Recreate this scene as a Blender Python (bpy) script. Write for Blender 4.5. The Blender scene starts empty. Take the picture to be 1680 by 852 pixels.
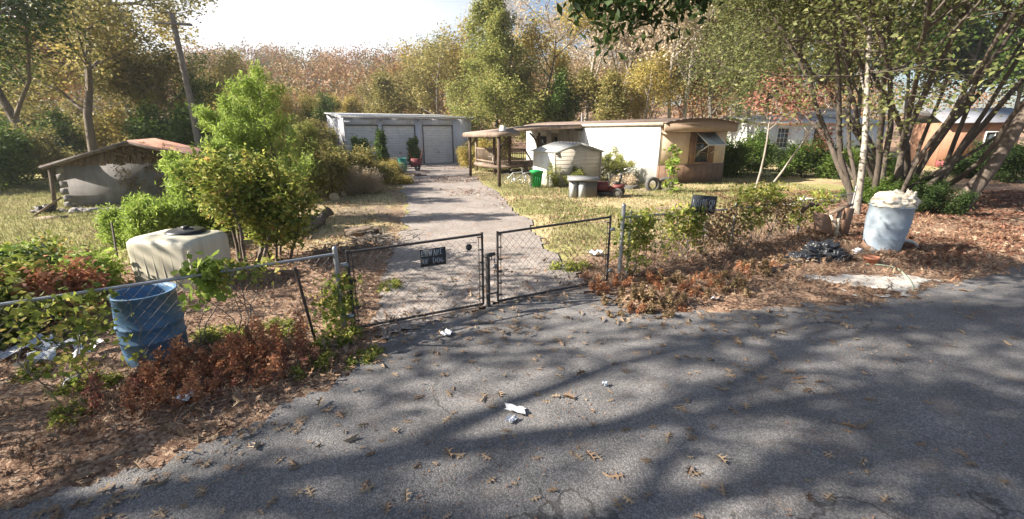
import bpy, math, random
import numpy as np
from mathutils import Vector, Matrix, Euler
C = bpy.context.scene.collection
PI = math.pi
R = math.radians
# ---------------------------------------------------------------- camera geometry used to place things on the ground
CH, PITCH, FPX = 2.6, R(16.0), 737.0
CP, SP = math.cos(PITCH), math.sin(PITCH)
def at(px, py, z=0.0):
    x = (px-840)/FPX; v = (426-py)/FPX
    dz = -SP+v*CP; dy = CP+v*SP
    t = (z-CH)/dz
    return (x*t, dy*t)
# ---------------------------------------------------------------- mesh builder
class MB:
    def __init__(s): s.V=[]; s.F=[]; s.A=[]; s.n=0
    def add(s, v, fs, a=None):
        v=np.asarray(v,dtype=np.float64).reshape(-1,3)
        if isinstance(fs,np.ndarray): fs=[fs]
        else:
            d={}
            for f in fs: d.setdefault(len(f),[]).append(f)
            fs=[np.array(q,dtype=np.int64) for q in d.values()]
        for f in fs:
            s.F.append(f+s.n)
            s.A.append(np.full(len(f),.5) if a is None else (np.full(len(f),a) if np.isscalar(a) else a))
        s.V.append(v); s.n+=len(v)
    def build(s, name, mat, parent=None, loc=None, rz=None, smooth=False):
        me=bpy.data.meshes.new(name)
        v=np.concatenate(s.V); me.vertices.add(len(v)); me.vertices.foreach_set('co',v.ravel())
        lp=np.concatenate([f.ravel() for f in s.F]); cnt=np.concatenate([np.full(len(f),f.shape[1]) for f in s.F])
        me.loops.add(len(lp)); me.loops.foreach_set('vertex_index',lp.astype(np.int32))
        st=np.concatenate([[0],np.cumsum(cnt)[:-1]]).astype(np.int32)
        me.polygons.add(len(cnt)); me.polygons.foreach_set('loop_start',st)
        at_=me.attributes.new('rnd','FLOAT','FACE'); at_.data.foreach_set('value',np.concatenate(s.A).astype(np.float32))
        me.update(calc_edges=True); me.validate()
        if smooth: me.polygons.foreach_set('use_smooth',np.ones(len(cnt),dtype=bool))
        me.materials.append(mat)
        o=bpy.data.objects.new(name,me); C.objects.link(o)
        if parent: o.parent=parent
        if loc is not None: o.location=loc
        if rz is not None: o.rotation_euler=(0,0,rz)
        return o
def rotm(rx=0,ry=0,rz=0): return np.array(Euler((rx,ry,rz)).to_matrix())
def box(mb, c, s, rz=0, rx=0, ry=0, a=None, taper=1.0):
    x,y,z=[q/2 for q in s]
    v=np.array([[-x,-y,-z],[x,-y,-z],[x,y,-z],[-x,y,-z],[-x*taper,-y*taper,z],[x*taper,-y*taper,z],[x*taper,y*taper,z],[-x*taper,y*taper,z]])
    if rz or rx or ry: v=v@rotm(rx,ry,rz).T
    mb.add(v+np.array(c),np.array([[0,3,2,1],[4,5,6,7],[0,1,5,4],[1,2,6,5],[2,3,7,6],[3,0,4,7]]),a)
def beam(mb,p,q,w,h,a=None):
    p=np.array(p,float);q=np.array(q,float);d=q-p;L=np.linalg.norm(d);d/=L
    up=np.array([0,0,1.]) if abs(d[2])<.95 else np.array([0,1.,0])
    s=np.cross(d,up);s/=np.linalg.norm(s);u=np.cross(s,d)
    v=[]
    for b in (p,q):
        for i,j in ((-1,-1),(1,-1),(1,1),(-1,1)): v.append(b+s*i*w/2+u*j*h/2)
    mb.add(v,np.array([[0,1,2,3],[7,6,5,4],[0,4,5,1],[1,5,6,2],[2,6,7,3],[3,7,4,0]]),a)
def tube(mb,pts,r,n=6,a=None,cap=True):
    P=np.asarray(pts,float);m=len(P)
    r=np.full(m,r) if np.isscalar(r) else np.asarray(r)
    T=np.gradient(P,axis=0);T/=np.linalg.norm(T,axis=1)[:,None]+1e-9
    ref=np.array([0,0,1.]) if abs(T[:,2]).mean()<.8 else np.array([1.,0,0])
    S=np.cross(T,ref);S/=np.linalg.norm(S,axis=1)[:,None]+1e-9
    U=np.cross(S,T)
    th=np.arange(n)*2*PI/n
    V=P[:,None,:]+r[:,None,None]*(np.cos(th)[None,:,None]*S[:,None,:]+np.sin(th)[None,:,None]*U[:,None,:])
    i=np.arange(m-1)[:,None]*n;j=np.arange(n)[None,:];k=(j+1)%n
    f=np.stack([i+j,i+k,i+n+k,i+n+j],-1).reshape(-1,4)
    mb.add(V.reshape(-1,3),f,a)
    if cap and n>3:
        mb.add(V[0],np.array([list(range(n))[::-1]]),a); mb.add(V[-1],np.array([list(range(n))]),a)
def lathe(mb,prof,n=24,c=(0,0,0),M=None,a=None,closed=False):
    pr=np.array(prof,float);m=len(pr);th=np.arange(n)*2*PI/n
    V=np.stack([pr[:,0][:,None]*np.cos(th),pr[:,0][:,None]*np.sin(th),np.repeat(pr[:,1][:,None],n,1)],-1)
    i=np.arange(m-1)[:,None]*n;j=np.arange(n)[None,:];k=(j+1)%n
    f=np.stack([i+j,i+k,i+n+k,i+n+j],-1).reshape(-1,4)
    if closed:
        q=(m-1)*n; f=np.concatenate([f,np.stack([q+j[0],q+k[0],k[0],j[0]],-1)])
    V=V.reshape(-1,3)
    if M is not None: V=V@M.T
    mb.add(V+np.array(c),f,a)
def prism(mb,poly,y0,y1,a=None):   # polygon in x,z extruded along y
    n=len(poly);v=[(x,y0,z) for x,z in poly]+[(x,y1,z) for x,z in poly]
    mb.add(v,[list(range(n)),list(range(2*n-1,n-1,-1))]+[[i,i+n,(i+1)%n+n,(i+1)%n] for i in range(n)],a)
def slab(mb,pts,t,a=None):        # 3D polygon thickened downward by t
    n=len(pts);v=[tuple(p) for p in pts]+[(p[0],p[1],p[2]-t) for p in pts]
    mb.add(v,[list(range(n)),list(range(2*n-1,n-1,-1))]+[[i,i+n,(i+1)%n+n,(i+1)%n] for i in range(n)],a)
# value noise
_rs=np.random.RandomState(5); _tab=_rs.rand(256,256)
def vnoise(x,y):
    x=np.asarray(x,float);y=np.asarray(y,float)
    xi=np.floor(x).astype(int);yi=np.floor(y).astype(int);fx=x-xi;fy=y-yi
    fx=fx*fx*(3-2*fx);fy=fy*fy*(3-2*fy)
    g=lambda a,b:_tab[a%256,b%256]
    return (g(xi,yi)*(1-fx)+g(xi+1,yi)*fx)*(1-fy)+(g(xi,yi+1)*(1-fx)+g(xi+1,yi+1)*fx)*fy
def fbm(x,y,o=3): return sum(vnoise(x*2**i+i*17.3,y*2**i+i*9.1)/2**i for i in range(o))/sum(1/2**i for i in range(o))
def sstep(a,b,x):
    t=np.clip((x-a)/(b-a),0,1);return t*t*(3-2*t)
# ---------------------------------------------------------------- tagging
def tag(o,label=None,cat=None,group=None,kind=None):
    if label:o['label']=label
    if cat:o['category']=cat
    if group:o['group']=group
    if kind:o['kind']=kind
    return o
def empty(name,loc,rz=0,label=None,cat=None,group=None,scale=1):
    o=bpy.data.objects.new(name,None);C.objects.link(o);o.location=loc if len(loc)==3 else (loc[0],loc[1],0)
    o.rotation_euler=(0,0,rz);o.empty_display_size=.2;o.scale=(scale,)*3
    return tag(o,label,cat,group)
def copy_thing(r,loc,rz=0,scale=1,label=None,group=None,name=None):
    c=r.copy();C.objects.link(c);c.location=loc if len(loc)==3 else (loc[0],loc[1],0);c.rotation_euler=(0,0,rz)
    c.scale=(scale,)*3 if np.isscalar(scale) else scale
    if label:c['label']=label
    if group:c['group']=group
    for ch in r.children:
        k=ch.copy();C.objects.link(k);k.parent=c
        for g in ch.children:
            q=g.copy();C.objects.link(q);q.parent=k
    return c
# ---------------------------------------------------------------- materials
def nt(m): m.use_nodes=True;n=m.node_tree;return n,n.nodes,n.links,n.nodes['Principled BSDF']
def mat(name,c1,c2=None,rough=.8,scale=6,bump=.2,bscale=None,metal=0,stain=None,sscale=1.2,samt=.5,spec=.4,stretch=(1,1,1),dist=.01,detail=6):
    m=bpy.data.materials.new(name);t,N,L,b=nt(m)
    c2=c2 or tuple(q*.75 for q in c1)
    tc=N.new('ShaderNodeTexCoord');mp=N.new('ShaderNodeMapping');mp.inputs['Scale'].default_value=stretch
    L.new(tc.outputs['Object'],mp.inputs['Vector'])
    no=N.new('ShaderNodeTexNoise');no.inputs['Scale'].default_value=scale;no.inputs['Detail'].default_value=detail;no.inputs['Roughness'].default_value=.65
    L.new(mp.outputs[0],no.inputs['Vector'])
    r=N.new('ShaderNodeValToRGB');r.color_ramp.elements[0].position=.35;r.color_ramp.elements[1].position=.65
    r.color_ramp.elements[0].color=(*c2,1);r.color_ramp.elements[1].color=(*c1,1)
    L.new(no.outputs['Fac'],r.inputs[0]);col=r.outputs[0]
    if stain:
        n2=N.new('ShaderNodeTexNoise');n2.inputs['Scale'].default_value=sscale;n2.inputs['Detail'].default_value=8;n2.inputs['Roughness'].default_value=.7
        L.new(mp.outputs[0],n2.inputs['Vector'])
        r2=N.new('ShaderNodeValToRGB');r2.color_ramp.elements[0].position=.5;r2.color_ramp.elements[1].position=.68
        r2.color_ramp.elements[0].color=(0,0,0,1);r2.color_ramp.elements[1].color=(samt,samt,samt,1)
        L.new(n2.outputs['Fac'],r2.inputs[0])
        mx=N.new('ShaderNodeMix');mx.data_type='RGBA';mx.inputs[7].default_value=(*stain,1)
        L.new(r2.outputs[0],mx.inputs[0]);L.new(col,mx.inputs[6]);col=mx.outputs[2]
    L.new(col,b.inputs['Base Color']);b.inputs['Roughness'].default_value=rough;b.inputs['Metallic'].default_value=metal
    b.inputs['Specular IOR Level'].default_value=spec
    if bump:
        n3=N.new('ShaderNodeTexNoise');n3.inputs['Scale'].default_value=bscale or scale*4;n3.inputs['Detail'].default_value=5
        L.new(mp.outputs[0],n3.inputs['Vector'])
        bp=N.new('ShaderNodeBump');bp.inputs['Strength'].default_value=bump;bp.inputs['Distance'].default_value=dist
        L.new(n3.outputs['Fac'],bp.inputs['Height']);L.new(bp.outputs[0],b.inputs['Normal'])
    return m
def leafmat(name,cols,trans=.35,rough=.6):
    m=bpy.data.materials.new(name);t,N,L,b=nt(m)
    a=N.new('ShaderNodeAttribute');a.attribute_name='rnd'
    r=N.new('ShaderNodeValToRGB');e=r.color_ramp.elements
    while len(e)<len(cols):e.new(.5)
    for i,c in enumerate(cols):e[i].position=i/(len(cols)-1);e[i].color=(*c,1)
    L.new(a.outputs['Fac'],r.inputs[0]);L.new(r.outputs[0],b.inputs['Base Color']);b.inputs['Roughness'].default_value=rough
    b.inputs['Specular IOR Level'].default_value=.25
    if trans:
        tr=N.new('ShaderNodeBsdfTranslucent');L.new(r.outputs[0],tr.inputs[0])
        mx=N.new('ShaderNodeMixShader');mx.inputs[0].default_value=trans
        L.new(b.outputs[0],mx.inputs[1]);L.new(tr.outputs[0],mx.inputs[2]);L.new(mx.outputs[0],N['Material Output'].inputs[0])
    return m
M={}
M['bark']=mat('bark',(.19,.15,.12),(.09,.07,.055),.95,5,.8,14,stretch=(1,1,.25),dist=.03)
M['bark_shaded']=mat('shaded_bark',(.12,.095,.075),(.055,.045,.035),.95,5,.8,14,stretch=(1,1,.25),dist=.03)  # darker bark copy; shade on the many-stemmed clump is put into the colour
M['bark_pale']=mat('pale_bark',(.38,.34,.29),(.2,.17,.14),.95,5,.6,14,stretch=(1,1,.35),dist=.02)
M['bark_grey']=mat('grey_bark',(.26,.23,.20),(.13,.11,.09),.95,5,.6,14,stretch=(1,1,.3),dist=.02)
M['lf_green']=leafmat('leaf_green',[(.035,.065,.015),(.07,.12,.02),(.11,.17,.03),(.20,.24,.05)])
M['lf_bright']=leafmat('leaf_bright',[(.13,.19,.03),(.22,.31,.05),(.33,.42,.09),(.44,.50,.14)],.5)
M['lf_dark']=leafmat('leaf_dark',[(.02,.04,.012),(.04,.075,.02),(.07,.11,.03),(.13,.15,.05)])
M['lf_olive']=leafmat('leaf_olive',[(.13,.13,.045),(.21,.20,.06),(.32,.27,.09),(.44,.33,.13)])
M['lf_yellow']=leafmat('leaf_yellow',[(.20,.19,.05),(.33,.29,.08),(.48,.37,.11),(.55,.37,.13)],.4)
M['lf_rust']=leafmat('leaf_rust',[(.18,.11,.05),(.30,.16,.07),(.42,.22,.10),(.36,.27,.12)])
M['lf_tan']=leafmat('leaf_tan',[(.34,.26,.17),(.50,.39,.27),(.62,.50,.36),(.46,.44,.22)],.35)
M['lf_red']=leafmat('leaf_red',[(.22,.07,.055),(.30,.11,.085),(.36,.19,.13),(.24,.18,.09)])
M['lf_cone']=leafmat('leaf_cone',[(.14,.18,.05),(.23,.26,.07),(.34,.34,.10),(.44,.38,.13)],.45)
M['lf_hill']=leafmat('leaf_hill',[(.10,.12,.04),(.24,.14,.055),(.33,.165,.075),(.26,.18,.07),(.10,.12,.045),(.24,.10,.055)],.25)
M['lf_vine']=leafmat('leaf_vine',[(.06,.09,.025),(.16,.21,.04),(.30,.35,.07),(.48,.46,.11),(.55,.32,.13)],.45)
M['lf_canopy']=leafmat('leaf_canopy',[(.06,.08,.025),(.11,.13,.04),(.19,.20,.07),(.32,.30,.13)],.4)
M['lf_dry']=leafmat('leaf_dry',[(.09,.05,.035),(.17,.095,.06),(.28,.16,.10),(.38,.25,.165),(.54,.42,.31)],.1,.8)
M['lf_oak']=leafmat('leaf_oak',[(.12,.07,.045),(.24,.16,.10),(.36,.27,.18),(.30,.19,.12),(.48,.38,.27)],.1,.8)
M['lf_redlitter_shaded']=leafmat('leaf_red_litter_shaded',[(.09,.045,.03),(.18,.085,.055),(.27,.13,.085),(.36,.20,.13)],.1,.8)  # redder leaves, with the right verge's shade darkened into the palette
M['lf_weed']=leafmat('leaf_weed',[(.24,.09,.05),(.42,.17,.09),(.55,.27,.14),(.30,.2,.09)],.35)
M['lf_brownweed']=leafmat('leaf_brown_weed',[(.12,.10,.05),(.22,.15,.08),(.33,.22,.12),(.24,.24,.1)],.3)
M['grass']=leafmat('grass_blades',[(.12,.145,.05),(.21,.215,.085),(.31,.275,.14),(.44,.36,.24)],.3)
M['white']=mat('white_painted_metal',(.78,.77,.74),(.70,.69,.66),.5,2,.15,60,stain=(.45,.42,.36),sscale=1.5,samt=.35,stretch=(1,1,.3))
M['shedwall_shaded']=mat('shade_toned_siding',(.62,.56,.48),(.54,.48,.41),.6,3,.15,40,stain=(.40,.33,.26),sscale=2,samt=.5,stretch=(1,1,.4))  # tan white siding with the end wall's shade mixed into the colour
M['garage']=mat('grey_steel_siding',(.58,.58,.61),(.52,.52,.56),.45,2,.1,50,stain=(.35,.34,.33),sscale=1,samt=.3,stretch=(1,1,.3))
M['rolldoor']=mat('roll_door_steel',(.66,.65,.65),(.60,.59,.60),.45,3,.1,50,stain=(.3,.28,.26),sscale=2,samt=.35)
M['roofmetal']=mat('galvanised_roof',(.62,.62,.60),(.5,.5,.49),.4,4,.15,40,stain=(.38,.34,.28),samt=.4)
M['tan']=mat('tan_siding',(.74,.58,.42),(.68,.53,.38),.6,3,.15,40,stain=(.35,.27,.2),samt=.35)
M['brown']=mat('brown_panel',(.28,.17,.11),(.20,.12,.08),.7,4,.2,30,stain=(.12,.08,.06))
M['fascia']=mat('brown_fascia',(.40,.285,.20),(.33,.235,.165),.7,4,.2,30)
M['wood']=mat('weathered_wood',(.27,.20,.15),(.15,.105,.075),.85,5,.4,25,stretch=(1,1,.4),stain=(.4,.33,.27),samt=.35)
M['palewood']=mat('pale_wood',(.52,.45,.36),(.38,.32,.25),.85,5,.3,25)
M['darkwood']=mat('dark_wood',(.12,.075,.05),(.06,.04,.03),.8,5,.4,25)
M['shingle']=mat('brown_shingle',(.33,.245,.205),(.19,.135,.11),.95,12,.6,60,stain=(.45,.38,.3),sscale=2,samt=.5)
M['block']=mat('weathered_block',(.29,.27,.26),(.19,.175,.17),.95,3,.4,60,stain=(.12,.11,.09),sscale=.9,samt=.75,stretch=(1,1,.5))
M['barnboard']=mat('barn_board',(.17,.125,.10),(.085,.06,.05),.9,8,.4,20,stretch=(1,1,.2),stain=(.32,.28,.24),samt=.5,sscale=3)
M['rust']=mat('rusted_tin',(.34,.16,.10),(.22,.11,.08),.7,3,.3,40,stain=(.35,.33,.31),sscale=1,samt=.6)
M['tin']=mat('old_tin',(.27,.28,.31),(.18,.18,.2),.5,3,.3,40,stain=(.25,.14,.1),samt=.6)
M['galv']=mat('galvanised_pipe',(.42,.43,.44),(.30,.31,.32),.45,20,.2,80,metal=.6,stain=(.2,.14,.1),sscale=5,samt=.5)
M['wire']=mat('chain_link_wire',(.22,.21,.21),(.13,.12,.115),.55,20,0,metal=.5)
M['darkmetal']=mat('dark_weathered_metal',(.09,.085,.085),(.05,.047,.045),.6,20,.2,80,metal=.4,stain=(.16,.1,.07),samt=.5,sscale=8)
M['rustpipe']=mat('rusty_pipe',(.10,.07,.055),(.05,.04,.035),.8,20,.4,80)
M['signblack']=mat('faded_black_board',(.045,.05,.055),(.028,.03,.034),.7,8,.2,60,stain=(.11,.1,.1),sscale=10,samt=.4)
M['signpaint']=mat('faded_white_paint',(.6,.62,.64),(.4,.42,.44),.8,20,0,stain=(.08,.08,.09),sscale=22,samt=.6)
M['blue']=mat('blue_drum_plastic',(.075,.17,.30),(.055,.13,.24),.55,6,.15,40,stain=(.28,.34,.38),sscale=3,samt=.5)
M['blue_pale']=mat('sun_faded_blue_drum',(.40,.45,.49),(.27,.34,.42),.6,2.5,.15,40,stain=(.55,.60,.63),sscale=1.6,samt=.8)
M['tank']=mat('yellowed_poly_tank',(.66,.61,.48),(.58,.53,.41),.5,3,.2,30,stain=(.40,.34,.22),sscale=2.5,samt=.5,stretch=(1.6,1.6,.25))
M['black']=mat('black_plastic',(.03,.03,.034),(.02,.02,.022),.4,8,.2,40,stain=(.1,.09,.08),samt=.4,sscale=8)
M['bag']=mat('black_bag_film',(.05,.053,.06),(.03,.03,.035),.25,12,.6,25,spec=.7)
M['greenbin']=mat('green_bin_plastic',(.02,.34,.09),(.018,.28,.075),.4,6,.1,50)
M['greybox']=mat('grey_plastic',(.34,.35,.34),(.28,.29,.28),.5,6,.15,50,stain=(.2,.18,.15))
M['greydark']=mat('dark_grey_plastic',(.12,.11,.10),(.09,.085,.08),.5,6,.15,50)
M['greylid']=mat('mid_grey_lid',(.22,.22,.22),(.18,.18,.18),.5,6,.15,50)
M['red']=mat('red_paint',(.20,.05,.045),(.14,.04,.035),.6,8,.1,50,stain=(.15,.06,.04))
M['teal']=mat('teal_plastic',(.05,.33,.26),(.04,.26,.2),.5,8,.1,50)
M['rubber']=mat('tyre_rubber',(.10,.095,.09),(.06,.058,.055),.85,10,.4,60,stain=(.2,.18,.15),samt=.5)
M['chrome']=mat('bike_metal',(.6,.6,.6),(.5,.5,.5),.3,10,0,metal=.7)
M['clay']=mat('clay_pot',(.52,.22,.13),(.42,.17,.10),.85,12,.2,50,stain=(.5,.38,.3))
M['paper']=mat('dirty_paper',(.66,.68,.72),(.52,.54,.58),.8,25,.5,60,stain=(.3,.26,.24),sscale=16,samt=.7)
M['cloth']=mat('dirty_white_sack',(.70,.65,.56),(.56,.49,.38),.85,5,.35,18,stain=(.30,.21,.13),sscale=6,samt=.8,dist=.03)
M['hose']=mat('pale_green_hose',(.40,.46,.34),(.3,.36,.26),.5,10,.1,60)
M['whitepipe']=mat('dirty_white_pipe',(.62,.60,.55),(.5,.48,.44),.5,10,.2,60)
M['glass']=mat('window_glass',(.05,.06,.065),(.04,.05,.055),.08,1,0,spec=.8)
M['paleglass']=mat('propped_glass',(.38,.45,.48),(.30,.37,.41),.15,1.5,0,spec=.9)
M['orangewall']=mat('orange_brown_wall',(.34,.18,.11),(.27,.14,.09),.8,4,.2,30)
M['maroon']=mat('maroon_board',(.22,.05,.05),(.17,.04,.04),.7,4,.2,30)
M['log']=mat('cut_log_bark',(.20,.15,.11),(.10,.075,.06),.95,12,.9,30,dist=.03,stain=(.34,.29,.22),samt=.5)
M['cutend']=mat('cut_wood_end',(.50,.39,.25),(.36,.27,.17),.9,14,.3,50)
M['concrete']=mat('pale_gravel',(.74,.70,.64),(.46,.41,.36),.95,26,.7,70,stain=(.30,.20,.14),sscale=5,samt=.8)
# ---------------------------------------------------------------- ground, road, driveway
ROAD=[(-30,-11),(-12,-2.6),(-7,.55),(-4.3,2.15),(-2.9,3.1),(-2.0,4.15),(-1.75,5.15),(-1.2,5.95),(0,6.75),(1.35,7.05),(1.75,6.45),(2.2,6.2),(3.5,6.3),(5,6.55),(6.5,7.1),(8.5,7.9),(10.5,8.8),(14,10.9),(20,15),(40,29)]
DRIVE_L=[(-1.75,5.3),(-2.0,5.9),(-2.3,7.5),(-2.7,10.4),(-3.5,14.6),(-4.6,19),(-5.8,23.6),(-6.9,29),(-8.6,33.5),(-11.8,35.2)]
DRIVE_R=[(1.5,7.2),(1.4,7.6),(1.1,8.6),(.8,10.4),(.3,14.6),(-.5,19),(-1.5,23.6),(-2.8,29.5),(-3.3,34),(-3.2,39.4)]
rx=np.array([p[0] for p in ROAD]);ry=np.array([p[1] for p in ROAD])
dly=np.array([p[1] for p in DRIVE_L]);dlx=np.array([p[0] for p in DRIVE_L])
dry=np.array([p[1] for p in DRIVE_R]);drx=np.array([p[0] for p in DRIVE_R])
def road_off(x,y):          # >0 on the yard side (metres, roughly), <0 on the road
    j=.22*(fbm(x*1.5,y*1.5)-.5)*2
    return (y-np.interp(x,rx,ry))*.82+j
def drive_in(x,y):          # >0 inside the driveway
    j=.7*(fbm(x*.9+40,y*.9)-.5)
    d=np.minimum(x-np.interp(y,dly,dlx),np.interp(y,dry,drx)-x)+j
    return np.where((y>5)&(y<39.5),d,-9)
FP0=np.array([-2.0,5.49]);FP1=np.array([1.86,7.64]);FD=np.array([.823,.568])
def fence_off(x,y): return -(x+2.0)*.568+(y-5.49)*.823
def hillz(x,y):
    return 17*sstep(62,165,y)*(1-.55*sstep(-10,90,x))
def gz(x,y):
    x=np.asarray(x,float);y=np.asarray(y,float)
    o=np.minimum(road_off(x,y),-drive_in(x,y)*.9)
    m=sstep(-.05,.55,o)
    z=-.02+m*(.045+.10*(fbm(x*.8,y*.8)-.3)+.03*(vnoise(x*5,y*5)-.5))
    return z+hillz(x,y)
def axis(a,b,s,lo,hi):
    c=list(np.arange(a,b,s));q=s
    while c[-1]<hi:q*=1.22;c.append(c[-1]+q)
    q=s;l=[]
    v=a
    while v>lo:q*=1.22;v-=q;l.append(v)
    return np.array(l[::-1]+c)
xs=axis(-13,15,.14,-420,420);ys=axis(-1.5,20,.14,-300,520)
X,Y=np.meshgrid(xs,ys);Z=gz(X,Y)
g=MB();nx=len(xs);i=np.arange(len(ys)-1)[:,None]*nx;j=np.arange(nx-1)[None,:]
F=np.stack([i+j,i+j+1,i+nx+j+1,i+nx+j],-1).reshape(-1,4)
g.add(np.stack([X,Y,Z],-1).reshape(-1,3),F)
def ground_mat():
    m=bpy.data.materials.new('yard_ground');t,N,L,b=nt(m)
    at_=N.new('ShaderNodeAttribute');at_.attribute_name='zone'
    sp=N.new('ShaderNodeSeparateColor');L.new(at_.outputs['Color'],sp.inputs[0])
    tc=N.new('ShaderNodeTexCoord')
    def noise(s,d=8,r=.7):
        n=N.new('ShaderNodeTexNoise');n.inputs['Scale'].default_value=s;n.inputs['Detail'].default_value=d;n.inputs['Roughness'].default_value=r
        L.new(tc.outputs['Object'],n.inputs['Vector']);return n.outputs['Fac']
    def ramp(f,stops):
        r=N.new('ShaderNodeValToRGB');e=r.color_ramp.elements
        while len(e)<len(stops):e.new(.5)
        for k,(p,c) in enumerate(stops):e[k].position=p;e[k].color=(*c,1)
        L.new(f,r.inputs[0]);return r.outputs[0]
    def mix(f,a,c):
        x=N.new('ShaderNodeMix');x.data_type='RGBA';L.new(f,x.inputs[0]);L.new(a,x.inputs[6]);L.new(c,x.inputs[7]);return x.outputs[2]
    fine=noise(9);finer=noise(40,4)
    vor=N.new('ShaderNodeTexVoronoi');vor.inputs['Scale'].default_value=38;L.new(tc.outputs['Object'],vor.inputs['Vector'])
    vs=N.new('ShaderNodeSeparateColor');L.new(vor.outputs['Color'],vs.inputs[0])
    dirt=ramp(fine,[(.35,(.17,.12,.085)),(.65,(.31,.24,.18))])
    litter=ramp(vs.outputs[0],[(0,(.13,.08,.055)),(.35,(.25,.15,.10)),(.7,(.37,.24,.16)),(1,(.50,.37,.27))])
    dry=ramp(fine,[(.3,(.33,.26,.13)),(.5,(.47,.37,.2)),(.7,(.55,.46,.29))])
    grn=ramp(fine,[(.3,(.20,.19,.07)),(.5,(.33,.31,.12)),(.7,(.45,.39,.20))])
    def perturb(ch):
        a=N.new('ShaderNodeMath');a.operation='ADD';L.new(ch,a.inputs[0]);
        s=N.new('ShaderNodeMath');s.operation='MULTIPLY_ADD';L.new(noise(3.2),s.inputs[0]);s.inputs[1].default_value=1.5;s.inputs[2].default_value=-.75
        L.new(s.outputs[0],a.inputs[1])
        r=N.new('ShaderNodeMapRange');r.inputs[1].default_value=.3;r.inputs[2].default_value=.7;L.new(a.outputs[0],r.inputs[0]);return r.outputs[0]
    c=mix(perturb(sp.outputs[2]),dirt,dry);c=mix(perturb(sp.outputs[0]),c,grn);c=mix(perturb(sp.outputs[1]),c,litter)
    L.new(c,b.inputs['Base Color']);b.inputs['Roughness'].default_value=.97;b.inputs['Specular IOR Level'].default_value=.15
    bp=N.new('ShaderNodeBump');bp.inputs['Strength'].default_value=.8;bp.inputs['Distance'].default_value=.04
    ad=N.new('ShaderNodeMath');ad.operation='ADD';L.new(fine,ad.inputs[0]);L.new(finer,ad.inputs[1]);L.new(ad.outputs[0],bp.inputs['Height']);L.new(bp.outputs[0],b.inputs['Normal'])
    return m
def zones(x,y):
    n1=fbm(x*.35,y*.35);fo=fence_off(x,y);di=drive_in(x,y)
    left=x<np.interp(y,dly,dlx)
    lit=sstep(1.8,-.5,fo)+np.where(left&(x>-7.5),sstep(12,8,y),0)+sstep(6,12,x-y*.35)*sstep(18,10,y)*.8+.6*sstep(-1.2,-.1,di)*sstep(.5,-.2,di)*np.where(left,1,.3)
    lit=lit+.8*sstep(8,14,x)*sstep(30,20,y)*sstep(.35,.6,n1)
    lit=lit*sstep(.15,.4,n1+.25)
    green=np.where(left,sstep(-6.5,-9,x)*.95,sstep(.3,.65,fbm(x*.5+9,y*.5)))*sstep(.5,1.6,fo)
    green=np.where(y>55,.1,green);lit=np.where(y>55,1,lit)
    dry=np.where(left,.75,.95)*sstep(.3,1.5,fo)*(1-.6*sstep(.5,.8,n1))
    return np.clip(green,0,1),np.clip(lit,0,1),np.clip(dry,0,1)
go=g.build('ground',ground_mat(),smooth=True);tag(go,kind='structure')
G_,L_,D_=zones(X,Y)
ca=go.data.color_attributes.new('zone','FLOAT_COLOR','POINT')
ca.data.foreach_set('color',np.stack([G_,L_,D_,np.ones_like(G_)],-1).astype(np.float32).ravel())
def sheet(name,fn,x0,x1,y0,y1,s,z,m):
    xs=np.arange(x0,x1,s);ys=np.arange(y0,y1,s);X,Y=np.meshgrid(xs,ys)
    ok=fn(X,Y)>0;q=ok[:-1,:-1]&ok[1:,:-1]&ok[:-1,1:]&ok[1:,1:]
    nx=len(xs);i,j=np.nonzero(q);k=i*nx+j
    F=np.stack([k,k+1,k+nx+1,k+nx],-1);u,inv=np.unique(F,return_inverse=True)
    P=np.stack([X.ravel(),Y.ravel(),np.full(X.size,z)+.012*(vnoise(X*.9,Y*.9).ravel()-.5)*(z>0)],-1)[u]
    b=MB();b.add(P,inv.reshape(-1,4));o=b.build(name,m,smooth=True);tag(o,kind='structure');return o
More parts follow.
